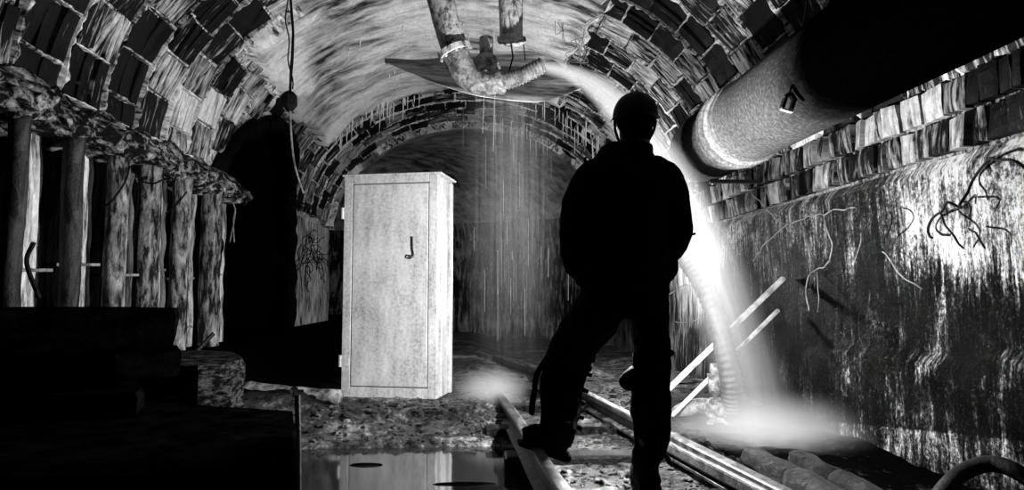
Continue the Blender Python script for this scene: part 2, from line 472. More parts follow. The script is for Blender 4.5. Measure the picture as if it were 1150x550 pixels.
def blocks():
    v, f, uv, tn = [], [], [], []
    Y = 2.4; r = 0
    while Y < 12.1:
        w = .46 if Y < 9.6 else .44
        ny = 21; hs = (SR - .02 - SL - .12) / ny; sh = (r % 2) * .5 * hs
        for k in range(-1, ny):
            s0 = max(SL + .12, SL + .12 + k * hs + sh); s1 = min(SR - .02, SL + .12 + (k + 1) * hs + sh)
            if s1 - s0 < .08: continue
            sc, Yc = (s0 + s1) / 2, Y + w / 2
            if in_opening(sc, Yc, .12) or plastered(sc, Yc): continue
            if random.random() < .03: continue
            big = noise.noise(Vector((sc * .9, Yc * .9, 2)))
            t = .38 + .3 * big + random.uniform(-.26, .28)
            if theta(sc) < 75 and Y < 4.6: t -= .30 * (1 - sst(3.6, 4.7, Y)) + .06  # light falloff painted into the tone of the near left blocks
            nsub = random.choice((1, 2, 2, 3, 3)) if Y < 9.6 else random.choice((1, 1, 2))
            h = random.uniform(-.012, .008)
            cuts = [0] + sorted((k2 + random.uniform(-.12, .12)) / nsub for k2 in range(1, nsub)) + [1]
            for a, b in zip(cuts[:-1], cuts[1:]):
                g = .008
                patch(v, f, uv, tn, s0 + .012, s1 - .012, Y + .018 + a * (w - .036) + (g if a > 0 else 0), Y + .018 + b * (w - .036) - (g if b < 1 else 0),
                      h + random.uniform(-.006, .006), min(1, max(0, t + random.uniform(-.1, .12))), 4)
        Y += w; r += 1
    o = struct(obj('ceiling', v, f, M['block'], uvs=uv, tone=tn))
    # ragged calcite ridges grown out of the joints
    v, f, uv = [], [], []
    def ridge(path, wid):
        base = len(v); n = len(path); sd = random.uniform(0, 90)
        for i, (s_, Y_) in enumerate(path):
            a = path[max(0, i - 1)]; b = path[min(n - 1, i + 1)]; d = Vector((b[0] - a[0], b[1] - a[1])).normalized(); nx = Vector((-d.y, d.x))
            k = noise.noise(Vector((i * .35, sd, 0))); k2 = noise.noise(Vector((i * 1.1, sd, 4))); w_ = max(.004, wid * (.75 + 1.5 * k + .7 * k2)); h_ = max(-.03, .004 + .018 * k + .010 * k2)
            if i in (0, n - 1): h_ = -.04
            for q, hh in ((-1, -.03), (-.45, h_), (.45, h_ + .01 * k2), (1, -.03)):
                ss, yy = s_ + nx.x * w_ * q, Y_ + nx.y * w_ * q
                v.append(tp(ss, yy, hh)); uv.append((yy, ss if ss < STOT / 2 else STOT - ss))
        for i in range(n - 1):
            for q in range(3): a = base + i * 4 + q; f.append((a, a + 1, a + 5, a + 4))
    Y = 2.4; r = 0
    while Y < 12.1:
        w = .46 if Y < 9.6 else .44
        ny = 21; hs = (SR - .02 - SL - .12) / ny; sh = (r % 2) * .5 * hs
        run = []
        s_ = SL + .12
        while s_ < SR:
            ok = not in_opening(s_, Y, .1) and not plastered(s_, Y)
            if ok: run.append((s_, Y + .012 * noise.noise(Vector((s_ * 4, Y, 0)))))
            if (not ok or s_ + .03 >= SR) and run:
                if len(run) > 6: ridge(run, .020)
                run = []
            s_ += .03
        for k in range(ny):
            sc = SL + .12 + k * hs + sh
            if random.random() < .75 and sc < SR - .1 and not in_opening(sc, Y + w / 2, .15) and not plastered(sc, Y + w / 2):
                ridge([(sc + .008 * noise.noise(Vector((k, j * .6, r))), Y + w * j / 12) for j in range(13)], .014)
        Y += w; r += 1
    struct(obj('ceiling', v, f, M['crust'], uvs=uv))
    # right wall brick courses above the plaster
    v, f, uv, tn = [], [], [], []
    for cz, (z0, z1) in enumerate(((1.63, 1.83), (1.83, 2.03))):
        Y = 1.6 + cz * .2
        while Y < 7.2:
            w = random.uniform(.42, .56); nsub = random.choice((3, 4, 4))
            if 3.27 < Y + w and Y < 3.27: w = 3.25 - Y if 3.25 - Y > .1 else w
            t = .48 + random.uniform(-.15, .2) - (.25 if Y < 3.2 else 0)
            cuts = [0] + sorted((k2 + random.uniform(-.2, .2)) / nsub for k2 in range(1, nsub)) + [1]
            for a, b in zip(cuts[:-1], cuts[1:]):
                patch(v, f, uv, tn, STOT - .2 - z1 + .015, STOT - .2 - z0 - .015, Y + .012 + a * (w - .02) + .005, Y + .012 + b * (w - .02) - .005,
                      random.uniform(.0, .03), min(1, max(0, t + random.uniform(-.2, .22))), 4, .006)
            Y += w
    struct(obj('wall_right', v, f, M['brick'], uvs=uv, tone=tn))
blocks()

# ------------------------------------------------------------------ side drift
def drift():
    v, f = [], []
    xs = [-2.02 - .22 * i for i in range(20)]
    sec = []
    n = 28
    def ring(x, grow):
        out = []
        for i in range(9): out.append((OPC - OPW - grow, -.2 + (OPS + .2) * i / 9))
        for i in range(n + 1):
            t = PI * i / n; out.append((OPC - (OPW + grow) * math.cos(t), OPS + (OPR + grow) * math.sin(t)))
        for i in range(1, 10): out.append((OPC + OPW + grow, OPS - (OPS + .2) * i / 9))
        return out
    for x in xs:
        for (yy, zz) in ring(x, .03):
            w = noise.noise(Vector((x * 2, yy * 2, zz * 2))) * .06
            xx = x
            # follow the main vault where the drift opens into it
            if x == xs[0]:
                hz = max(0, min(1, (zz - ZS) / B)); xx = -A * math.sqrt(1 - hz * hz) + .02 if zz > ZS else -A + .02
            elif xx > -A: xx = min(xx, (-A * math.sqrt(1 - max(0, min(1, (zz - ZS) / B)) ** 2) if zz > ZS else -A) - .05)
            v.append(Vector((xx, yy + w, zz + w)))
    m = len(ring(0, 0))
    for i in range(len(xs) - 1):
        for k in range(m - 1):
            a = i * m + k; f.append((a, a + m, a + m + 1, a + 1))
    f.append(tuple((len(xs) - 1) * m + k for k in range(m)))
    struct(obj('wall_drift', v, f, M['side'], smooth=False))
drift()
# crumbled black rim where the drift breaks into the tunnel wall
g = MB(); rim = []
for i in range(10): rim.append((OPC - OPW, OPS * i / 10))
for i in range(29): t_ = PI * i / 28; rim.append((OPC - OPW * math.cos(t_), OPS + OPR * math.sin(t_)))
for i in range(1, 11): rim.append((OPC + OPW, OPS - OPS * i / 10))
rp = []
for y_, z_ in rim:
    hz = max(0, min(1, (z_ - ZS) / B)); rp.append(Vector(((-A * math.sqrt(1 - hz * hz)) + .0, y_, z_)))
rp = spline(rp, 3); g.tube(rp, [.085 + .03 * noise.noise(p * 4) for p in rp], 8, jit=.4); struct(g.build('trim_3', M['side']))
# end of the main tunnel
g = MB(); g.box((-9, EXT + .1, 2), (14, .2, 5)); struct(g.build('wall_back', M['darkvault']))
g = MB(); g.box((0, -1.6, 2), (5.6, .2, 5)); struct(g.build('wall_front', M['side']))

# ------------------------------------------------------------------ ground
WZ = -.045
def gz(x, y):
    n1 = noise.noise(Vector((x * 2.2, y * 2.2, 0))); n2 = noise.noise(Vector((x * 9, y * 9, 4))); n3 = noise.noise(Vector((x * 25, y * 25, 8)))
    h = .0 + .02 * n1 + .014 * n2 + .008 * n3
    # left bank carrying cabinet and posts
    yb = 4.45 + .08 * n1
    bank = sst(yb, yb + .22, y) * .05 + sst(4.78, 4.85, y + .05 * n2) * .05
    left = 1 - sst(.0, .45, x)
    h += bank * left
    h += .24 * (1 - sst(-2.2, -1.6, x)) * sst(3.0, 3.6, y)
    if x < -.75:
        h += .10 * sst(4.85, 5.0, y) * (1 - sst(-1.3, -1.0, x))
    # puddle
    inside = sst(-1.35, -1.15, x) * (1 - sst(.14 + .05 * n1, .40 + .05 * n1, x + .02 * n2)) * (1 - sst(4.2, 4.4, y)) * sst(2.35, 2.6, y)
    h -= .14 * inside * (1 if not (y < 3.15 and x > -.35) else (1 - .55 * sst(-.35, -.0, x)))
    # dark bank in front of the camera
    h += .05 * (1 - sst(2.5, 3.0, y)) * sst(-.2, .3, x)
    h += .02 * sst(1.35, 2.0, x) * n1 - .03 * sst(1.3, 1.6, x)
    return h
def ground():
    v, f = [], []; d = .035
    x0, x1, y0, y1 = -2.6, 2.6, 1.6, 7.2
    nx, ny = int((x1 - x0) / d), int((y1 - y0) / d)
    for j in range(ny + 1):
        for i in range(nx + 1):
            x, y = x0 + i * d, y0 + j * d; v.append((x, y, gz(x, y)))
    for j in range(ny):
        for i in range(nx):
            a = j * (nx + 1) + i; f.append((a, a + 1, a + nx + 2, a + nx + 1))
    struct(obj('floor', v, f, M['ground'], smooth=True))
    v, f = [], []; d = .14
    x0, x1, y0, y1 = -12, 2.7, 7.19, 17.2
    nx, ny = int((x1 - x0) / d), int((y1 - y0) / d)
    for j in range(ny + 1):
        for i in range(nx + 1):
            x, y = x0 + i * d, y0 + j * d; v.append((x, y, gz(x, min(y, 8)) if j else gz(x, 7.2) - .002))
    for j in range(ny):
        for i in range(nx):
            a = j * (nx + 1) + i; f.append((a, a + 1, a + nx + 2, a + nx + 1))
    struct(obj('floor', v, f, M['ground'], smooth=True))
ground()
g = MB(); g.box((-.40, 3.4, WZ - .004), (2.0, 2.1, .006)); w = g.build('puddle', M['water'], origin=(-.45, 3.4, WZ))
tag(w, 'still dark puddle in front of the metal cabinet reflecting it', 'puddle', kind='stuff')
# loose stones
def stone(r, seed):
    bm = bmesh.new(); bmesh.ops.create_icosphere(bm, subdivisions=2, radius=1)
    sq = (random.uniform(.7, 1.3), random.uniform(.7, 1.2), random.uniform(.35, .7))
    vs = []
    for q in bm.verts:
        k = 1 + .45 * noise.noise(q.co * 1.7 + Vector((seed, 0, 0)))
        vs.append(Vector((q.co.x * sq[0] * k, q.co.y * sq[1] * k, q.co.z * sq[2] * k)) * r)
    bm.verts.index_update(); fs = [tuple(x.index for x in fc.verts) for fc in bm.faces]; bm.free(); return vs, fs
g = MB()
for i in range(1500):
    if i % 3 == 0: x, y = random.uniform(-1.3, .3), random.uniform(4.35, 5.3)
    else: x, y = random.uniform(.1, 1.5), random.uniform(2.7, 6.5)
    r = random.choice((.010, .014, .02, .03)) * random.uniform(.7, 1.2)
    vs, fs = stone(r, i * 1.7)
    z = gz(x, y)
    if z < WZ: continue
    g.add([q + Vector((x, y, z + r * .15)) for q in vs], fs)
tag(g.build('ballast_stones', M['ground']), 'loose wet ballast stones strewn between the rails and on the bank', 'stones', kind='stuff')
# mud island lying in the puddle
def mudlump(px, py, w, d, h, label):
    c = PZ(px, py, WZ); v, f = [], []; n = 20
    v.append(Vector((0, 0, h)))
    for r in range(1, 5):
        for k in range(n):
            a = 2 * PI * k / n; q = r / 4; jit = 1 + .3 * noise.noise(Vector((k * .5, r * .2, px)))
            v.append(Vector((math.cos(a) * w * q * jit, math.sin(a) * d * q * jit, h * (1 - q * q) - .01 * (q > .9) + .008 * noise.noise(Vector((k, r, px))))))
    for k in range(n):
        k2 = (k + 1) % n; f.append((0, 1 + k, 1 + k2))
        for r in range(3): f.append((1 + r * n + k, 1 + (r + 1) * n + k, 1 + (r + 1) * n + k2, 1 + r * n + k2))
    o = obj('mud_lump', v, f, M['slab'], smooth=True); o.location = c; tag(o, label, 'mud', 'mud lumps in the puddle')
mudlump(410, 522, .105, .03, .012, 'small dark mud lump alone in the puddle under the cabinet reflection')
mudlump(520, 543, .20, .03, .008, 'long dark mud bar at the near right edge of the puddle')

# ------------------------------------------------------------------ rails
def rail(pts, name, label, wid=.06):
    pr = [(-.055, 0), (-.055, .012), (-.012, .022), (-.010, .075), (-.032, .085), (-.032, .108), (-.024, .115), (.024, .115), (.032, .108), (.032, .085), (.010, .075), (.012, .022), (.055, .012), (.055, 0)]
    P_ = spline(pts, 8); v, f = [], []; n = len(pr)
    for i, p in enumerate(P_):
        t = (P_[min(i + 1, len(P_) - 1)] - P_[max(0, i - 1)]).normalized(); sx = Vector((t.y, -t.x, 0)).normalized()
        for a, b in pr: v.append(p + sx * a + Vector((0, 0, b)))
    for i in range(len(P_) - 1):
        for k in range(n):
            k2 = (k + 1) % n; f.append((i * n + k, i * n + k2, (i + 1) * n + k2, (i + 1) * n + k))
    f.append(tuple(range(n - 1, -1, -1))); f.append(tuple((len(P_) - 1) * n + k for k in range(n)))
    o = obj(name, v, f, M['rail']); tag(o, label, 'rail', 'track rails'); return o
rt = .16
def RP(px, py, top): q = PZ(px, py, top); q.z = top - .115; return q
rail([RP(655, 575, rt), RP(617, 525, rt), RP(595, 490, rt), RP(573, 457, .14), RP(545, 424, .10), RP(515, 400, .10)], 'rail', 'left track rail, the one under the raised boot, running to the cabinet')
rail([RP(925, 572, .13), RP(880, 548, .14), RP(760, 489, .15), RP(700, 460, .15), RP(655, 438, .13), RP(610, 417, .1), RP(575, 402, .08)], 'rail', 'right track rail running behind the legs toward the two logs')
# sleepers
for k, (y, sk) in enumerate(((2.95, .03), (3.75, -.02), (4.5, .04), (5.3, 0), (6.1, .03))):
    a = PZ(617, 525, rt); xl = .24 - (y - 3.2) * .13; xr = .24 + .72 + (y - 3.2) * -.10
    g = MB(); g.box((0.08, 0, 0), (.98, .17, .10), Matrix.Rotation(sk, 3, 'Z'), .015)
    xm = (xl + xr) / 2 + .05
    o = g.build('sleeper', M['log']); o.location = (xm, y, gz(xm, y) + .0)
    tag(o, ['nearest wooden track sleeper, in front of the standing boot', 'wooden track sleeper just behind the standing man', 'third wooden track sleeper from the camera',
            'fourth wooden track sleeper, level with the cabinet', 'farthest wooden track sleeper, beyond the cabinet'][k], 'sleeper', 'track sleepers')
# long plank lying along the right rail
g = MB(); g.beam(PZ(752, 497, .09), PZ(905, 574, .09), .13, .06, .012)
tag(g.build('plank', M['wood']), 'long wet plank lying against the right rail behind the standing boot', 'plank')
g = MB(); g.beam(PZ(610, 418, .05), PZ(560, 402, .05), .16, .07, .012)
tag(g.build('plank', M['wood']), 'short dark plank on the track bed far behind the man', 'plank')

# ------------------------------------------------------------------ left: impost ledge, posts, slabs
g = MB(); v, f = [], []
ys = [2.0 + .045 * i for i in range(107)]
sec = [(-2.62, 1.78), (-2.22, 1.78), (-2.16, 1.82), (-2.18, 1.90), (-2.30, 1.97), (-2.46, 2.10), (-2.62, 2.1)]
sec2 = []
for i in range(len(sec)):
    (a0, b0), (a1, b1) = sec[i], sec[(i + 1) % len(sec)]
    for k in range(3 if i < len(sec) - 2 else 1): sec2.append((a0 + (a1 - a0) * k / 3, b0 + (b1 - b0) * k / 3))
for y in ys:
    for k, (x, z) in enumerate(sec2):
        q = Vector((x, y, z)); a_ = (1 if k else .2)
        v.append(q + Vector(((noise.noise(q * 5) * .07 + noise.noise(q * 17) * .045) * a_, 0, noise.noise(q * 6 + Vector((3, 3, 3))) * .06 + noise.noise(q * 19 + Vector((1, 7, 3))) * .045)))
m = len(sec2)
for i in range(len(ys) - 1):
    for k in range(m):
        k2 = (k + 1) % m; f.append((i * m + k, i * m + k2, (i + 1) * m + k2, (i + 1) * m + k))
f.append(tuple(range(m))); f.append(tuple((len(ys) - 1) * m + k for k in range(m - 1, -1, -1)))
struct(obj('trim_1', v, f, M['ledge'], smooth=False))

posts = [(12, 26, 3.50, 'nearest and darkest'), (76, 26, 3.97, 'second from the camera'), (128, 28, 4.45, 'third from the camera'), (163, 31, 4.93, 'fourth and thickest'),
         (200, 24, 5.46, 'fifth, gnarled'), (235, 27, 6.15, 'last and brightest')]
for i, (px, wpx, Y, nm) in enumerate(posts):
    c = P(px, 330, Y); r = wpx / 2 / F * Y * .80
    z0 = gz(c.x, Y) - .02; pts = [(c.x, c.y, z0 + (1.81 - z0) * k / 26) for k in range(27)]
    g = MB(); wob = [r * (1 + .07 * noise.noise(Vector((i * 3, 0, k * .35))) + (.12 if k in (0, 26) else 0)) for k in range(27)]
    g.tube([Vector(p) + Vector((noise.noise(Vector((i, 5, p[2] * 1.5))) * .012, 0, 0)) for p in pts], wob, 18, jit=.22 if i == 4 else .1)
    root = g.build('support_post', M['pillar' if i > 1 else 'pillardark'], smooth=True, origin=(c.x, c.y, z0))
    tag(root, f'round stained support post under the ledge, {nm} of the row', 'post', 'support posts along the left wall')
    # bracket ties beside each post
    for zz in (1.02 + .05 * (i % 2), .62):
        b = MB(); yb = Y + .27
        b.beam((c.x - .16, yb - .12, zz), (c.x - .04, yb + .12, zz + .01), .018, .018, .003)
        b.build('tie_bar', M['iron'], root)
# small pale pilaster strips between the posts, fixed to the wall
for k, (Y, h0) in enumerate(((PX(p_, 255, -2.43).y, h_) for p_, h_ in ((32, .5), (93, .5), (144, .5), (182, .4), (215, .35), (250, .3)))):
    hw = .075 if k < 2 else .055
    g = MB(); n = 22; v, f = [], []
    for i in range(n + 1):
        z = h0 + (1.80 - h0) * i / n
        for x_, y_ in ((-2.5, -hw), (-2.42, -hw * .9), (-2.42, hw * .9), (-2.5, hw)):
            v.append((x_ + .025 * noise.noise(Vector((x_, y_, z * 5 + k))), Y + y_ * (1 + .5 * noise.noise(Vector((k, 3, z * 4)))), z))
    for i in range(n):
        for q in range(3): a = i * 4 + q; f.append((a, a + 1, a + 5, a + 4))
    struct(obj('trim_2', v, f, M['panel'], uvs=[(p[1] * 1.0, p[2]) for p in v]))

def slab(name, outline, z0, z1, label, parent=None, mat='slab', group=None, nz=4):
    """rough edged slab from an xy outline"""
    pts = []
    for i in range(len(outline)):
        a, b = Vector(outline[i]), Vector(outline[(i + 1) % len(outline)])
        k = max(1, int((b - a).length / .05))
        for j in range(k): pts.append(a.lerp(b, j / k))
    v, f = [], []; n = len(pts)
    c = sum((p for p in pts), Vector((0, 0))) / n
    for iz in range(nz + 1):
        z = z0 + (z1 - z0) * iz / nz
        for p in pts:
            d = (p - c).normalized(); w = noise.noise(Vector((p.x * 6, p.y * 6, z * 9))) * .02 - (.012 if iz in (0, nz) else 0)
            v.append((p.x + d.x * w, p.y + d.y * w, z))
    for iz in range(nz):
        for k in range(n):
            k2 = (k + 1) % n; f.append((iz * n + k, iz * n + k2, (iz + 1) * n + k2, (iz + 1) * n + k))
    top = len(v); v.append((c.x, c.y, z1 + .005)); bot = len(v); v.append((c.x, c.y, z0))
    for k in range(n):
        k2 = (k + 1) % n; f.append((nz * n + k, nz * n + k2, top)); f.append((k2, k, bot))
    o = obj(name, [(a - c.x, b - c.y, q - z0) for a, b, q in v], f, M[mat]); o.location = (c.x, c.y, z0)
    if label: tag(o, label, 'slab', group)
    return o
G = 'dark slabs stacked at the left'
def xat(px, Y): return P(px, 330, Y).x
def zat(py, Y): return P(530, py, Y).z
def L(*a): return [(xat(px, Y), Y) for px, Y in a]
slab('stone_slab', L((338, 1.9), (336, 2.9), (120, 3.3), (-160, 3.3), (-200, 1.9)), gz(-1.2, 2.5) - .12, .42, 'broad black base slab lowest in the stack beside the puddle', group=G)
slab('stone_slab', [(xat(275, 3.9), 3.9), (xat(277, 3.7), 3.7), (xat(262, 3.5), 3.5), (xat(225, 3.36), 3.36), (xat(130, 3.34), 3.34), (xat(60, 3.34), 3.34), (xat(60, 4.2), 4.2), (xat(225, 4.3), 4.3), (xat(262, 4.15), 4.15)],
     .20, .56, 'thick slab with a rounded layered end, reaching farthest right of the stack', group=G, nz=8, mat='slabgrey')
slab('stone_slab', L((166, 3.0), (160, 2.75), (-100, 2.6), (-140, 3.3), (150, 3.3)), .42, .52, 'short thin slab third from the top of the stack', group=G)
slab('stone_slab', L((204, 3.3), (203, 2.95), (135, 2.8), (-100, 2.7), (-140, 3.6), (190, 3.6)), .56, .66, 'thin layered slab directly under the topmost one', group=G)
slab('stone_slab', L((201, 3.35), (198, 2.95), (0, 2.65), (-150, 2.6), (-150, 3.7), (140, 3.62)), .68, .835, 'thick topmost slab of the dark stack at the left', group=G)
# ---- fill between levels so the stack rests: packing timbers
for k, (px, Y, z0, z1) in enumerate(((40, 3.0, .52, .56), (60, 3.2, .66, .68), (110, 3.15, .66, .68), (-20, 2.95, .66, .68))):
    g = MB(); x = xat(px, Y); g.box((x, Y, (z0 + z1) / 2), (.3, .12, z1 - z0), None, .004)
    tag(g.build('packing_timber', M['slab']), 'black packing timber wedged between the stacked slabs', 'timber', 'packing timbers between the slabs')
# thin bar leaning across the last post and dark post at the base slab corner
g = MB(); g.tube([P(204, 412, 4.4), P(240, 374, 4.5)], .014, 8)
tag(g.build('iron_bar', M['darkiron']), 'short dark bar leaning up in front of the brightest post', 'bar')
g = MB(); a = PZ(336, 560, -.1); g.tube([P(335, 600, 3.0) , P(335, 500, 3.0), P(334, 443, 3.0)], [.014, .013, .012], 8)
tag(g.build('iron_stake', M['darkiron']), 'thin upright dark stake at the corner of the base slab by the puddle', 'stake')

# ------------------------------------------------------------------ pale fallen beam behind slabs (left bank)
g = MB(); a, b = P(272, 437, 5.3), P(382, 446, 5.1)
g.tube([a.lerp(b, k / 10) + Vector((0, 0, .012 * noise.noise(Vector((k * .6, 0, 0))))) for k in range(11)], .055, 10, jit=.35)
tag(g.build('fallen_beam', M['beam'], smooth=True), 'pale crusted beam lying on the bank between slab stack and cabinet', 'beam')

# ------------------------------------------------------------------ cabinet
def cabinet():
    c0 = P(383, 441, 5.46); c1 = P(490, 448, 5.28)
    bx = Vector((c1.x - c0.x, c1.y - c0.y, 0)); W = bx.length; ang = math.atan2(bx.y, bx.x)
    z0 = .10; H = P(490, 195, 5.28).z - z0; D = .40
    root = empty('metal_cabinet', (c0.x, c0.y, z0)); root.rotation_euler = (0, 0, ang)
    tag(root, 'tall pale metal cabinet with a locked flat door standing on the bank', 'cabinet')
    g = MB(); t = .02
    g.box((W / 2, D / 2 + .02, H / 2), (W, D, H), None, .006); o = g.build('body', M['cab']); o.parent = root
    g = MB()  # front frame
    for x_, w_ in ((.035, .07), (W - .035, .07)): g.box((x_, .012, H / 2), (w_, .03, H - .004), None, .004)
    g.box((W / 2, .012, H - .03), (W - .14, .03, .06), None, .004); g.box((W / 2, .012, .04), (W - .14, .03, .08), None, .004)
    o = g.build('front_frame', M['cab']); o.parent = root
    d = MB(); d.box((W / 2, .010, H / 2 + .01), (W - .152, .022, H - .156), None, .005); door = d.build('door', M['cab']); door.parent = root
    h = MB()  # curled latch hook
    lx, lz = W * .74, H * .62
    h.tube(spline([(lx, -.012, lz + .17), (lx + .004, -.014, lz + .08), (lx + .012, -.014, lz + .03), (lx - .01, -.02, lz), (lx - .032, -.02, lz + .006), (lx - .026, -.018, lz + .026), (lx - .008, -.016, lz + .016)], 5), .0045, 8)
    o = h.build('latch_hook', M['darkiron'], smooth=True); o.parent = door; o['label'] = 'thin dark curled latch hook'
    for zz in (H * .83, H * .16):
        h = MB(); h.tube([(-.012, .0, zz - .045), (-.012, .0, zz + .045)], .014, 12); h.box((.03, -.002, zz), (.06, .008, .08), None, .002)
        o = h.build('hinge', M['cab'], smooth=False); o.parent = root
    g = MB()  # folded side flange running down the right side
    g.box((W + .012, .34, H / 2 - .01), (.03, .05, H - .03), None, .008); g.box((W + .008, .09, H / 2), (.018, .03, H - .02), None, .004)
    o = g.build('side_flange', M['cab']); o.parent = root
    g = MB(); g.box((W / 2 + .004, D / 2 + .02, H + .008), (W + .05, D + .05, .018), None, .006)
    o = g.build('top_panel', M['cab']); o.parent = root
    g = MB(); g.box((W / 2, D / 2 + .02, -.03), (W * .96, D * .9, .07), None, .006); o = g.build('plinth', M['darkiron']); o.parent = root
cabinet()

# ------------------------------------------------------------------ big pipe on the right
def bigpipe():
    PX_, PZ_, r = 2.03, CAM_Z + 1.27, .295
    root = empty('large_pipe', (PX_, 5.0, PZ_))
    tag(root, 'large round pipe slung along the right wall, paler lit stretch painted on its middle', 'pipe')
    v, f, n = [], [], 48
    ys = [1.7 + .05 * i for i in range(int((5.97 - 1.7) / .05) + 1)]
    for y in ys:
        rr = r * (1 - .10 * sst(5.75, 6.0, y))
        for k in range(n):
            a = 2 * PI * k / n; q = rr * (1 + .006 * noise.noise(Vector((math.cos(a) * 3, y * 3, math.sin(a) * 3)))); v.append((PX_ + math.cos(a) * q, y, PZ_ + math.sin(a) * q))
    N_ = len(ys)
    for y in (5.97, 5.75): 
        for k in range(n):
            a = 2 * PI * k / n; v.append((PX_ + math.cos(a) * r * .82, y, PZ_ + math.sin(a) * r * .82))
    for i in range(N_ + 1):
        for k in range(n):
            k2 = (k + 1) % n; f.append((i * n + k, i * n + k2, (i + 1) * n + k2, (i + 1) * n + k))
    f.append(tuple((N_ + 1) * n + k for k in range(n)))
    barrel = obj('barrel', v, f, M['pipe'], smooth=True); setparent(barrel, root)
    barrel.data.transform(Matrix.Identity(4))
    # welded coupling hoops
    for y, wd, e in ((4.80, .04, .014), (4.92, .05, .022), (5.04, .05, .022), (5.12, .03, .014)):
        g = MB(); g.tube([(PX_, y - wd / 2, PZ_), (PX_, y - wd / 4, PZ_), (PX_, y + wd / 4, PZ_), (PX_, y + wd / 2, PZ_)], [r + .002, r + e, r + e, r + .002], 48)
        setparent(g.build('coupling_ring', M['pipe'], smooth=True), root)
    # wall brackets
    for y in (5.7,):
        g = MB(); g.beam((PX_, y, PZ_ - r - .012), (2.52, y, PZ_ - r - .012), .05, .03, .004); setparent(g.build('bracket', M['darkiron']), root)
bigpipe()

# ------------------------------------------------------------------ hanging delivery pipe with elbow and ribbed hose
YP = 4.75
def px2m(w, Y=YP): return w / F * Y
def outlet():
    root = empty('delivery_pipe', P(515, 60, YP))
    tag(root, 'scaled pipe dropping from the roof, bent into a ribbed spout that jets water', 'pipe')
    g = MB(); a = P(478, -60, YP + .1); b = P(512, 62, YP)
    g.tube([a.lerp(b, k / 14) for k in range(15)], px2m(15.5), 24, jit=.09)
    setparent(g.build('drop_pipe', M['scale'], smooth=True), root)
    g = MB()
    for q, e in ((P(505.5, 40, YP), 3), ):
        pass
    el = spline([P(509, 54, YP), P(514, 66, YP), P(520, 80, YP), P(531, 90, YP), P(546, 94, YP), P(562, 92, YP)], 6)
    g = MB(); nE = len(el); g.tube(el, [px2m(17 - 5 * i / (nE - 1)) for i in range(nE)], 24, jit=.05)
    setparent(g.build('elbow', M['iron'], smooth=True), root)
    g = MB()   # flange lip and clamp
    d = (P(514, 66, YP) - P(509, 54, YP)).normalized()
    c = P(511, 58, YP); g.tube([c - d * .02, c + d * .02], px2m(20), 26)
    for k in range(8):
        a_ = 2 * PI * k / 8; u = d.cross(Vector((0, 1, 0))).normalized(); w_ = Vector((0, 1, 0))
        q = c + (u * math.cos(a_) + w_ * math.sin(a_)) * px2m(17.5); g.tube([q - d * .035, q + d * .035], .010, 6)
    setparent(g.build('flange', M['scale']), root)
    d = (P(612, 73, YP) - P(560, 92, YP)).normalized()
    g = MB(); c = P(560, 92, YP)
    g.tube([c - d * .03, c - d * .01, c + d * .01, c + d * .03], [px2m(13), px2m(14.5), px2m(14.5), px2m(13)], 24); g.box(c + Vector((0, -.02, .11)), (.03, .04, .05), None, .006)
    setparent(g.build('clamp', M['iron']), root)
    # ribbed hose
    pts, rad = [], []; A_, B_ = P(562, 92, YP), P(609, 73, YP); nr = 13
    for k in range(nr * 6 + 1):
        t = k / (nr * 6); q = A_.lerp(B_, t) + Vector((0, 0, -.015 * math.sin(PI * t))); pts.append(q); rad.append(px2m(10.2 - 1.2 * t) + .0042 * math.cos(k / 6 * 2 * PI))
    g = MB(); g.tube(pts, rad, 24, cap=False)
    setparent(g.build('ribbed_spout', M['spout'], smooth=True), root)
    # valve body behind the elbow
    g = MB(); c = P(546, 72, YP + .16); g.ell(c, (.10, .09, .085), 20, 12); g.tube([c, c + Vector((0, 0, .2))], .05, 14)
    g.tube([c + Vector((-.03, 0, -.02)), P(548, 92, YP)], .05, 14)
    setparent(g.build('valve_body', M['scale'], smooth=True), root)
    g = MB(); g.tube([P(574, 48, YP), P(576, 64, YP + .02), P(571, 84, YP)], .006, 6); g.tube([P(588, 50, YP), P(590, 68, YP)], .004, 6)
    setparent(g.build('hanging_wire', M['wire']), root)
    # the second stub
    r2 = empty('pipe_stub', P(574, 48, 5.05)); tag(r2, 'short wide open pipe stub pointing down right of the delivery pipe', 'pipe')
    g = MB(); a, b = P(573, -60, 5.05), P(574, 45, 5.05)
    g.tube([a.lerp(b, k / 12) for k in range(13)], px2m(13.5, 5.05), 24, jit=.08, cap=False); setparent(g.build('barrel', M['scale'], smooth=True), r2)
    g = MB(); g.tube([P(574, 43, 5.05), P(574, 47, 5.05)], px2m(16.5, 5.05), 20, jit=.25); setparent(g.build('broken_flange', M['scale']), r2)
outlet()
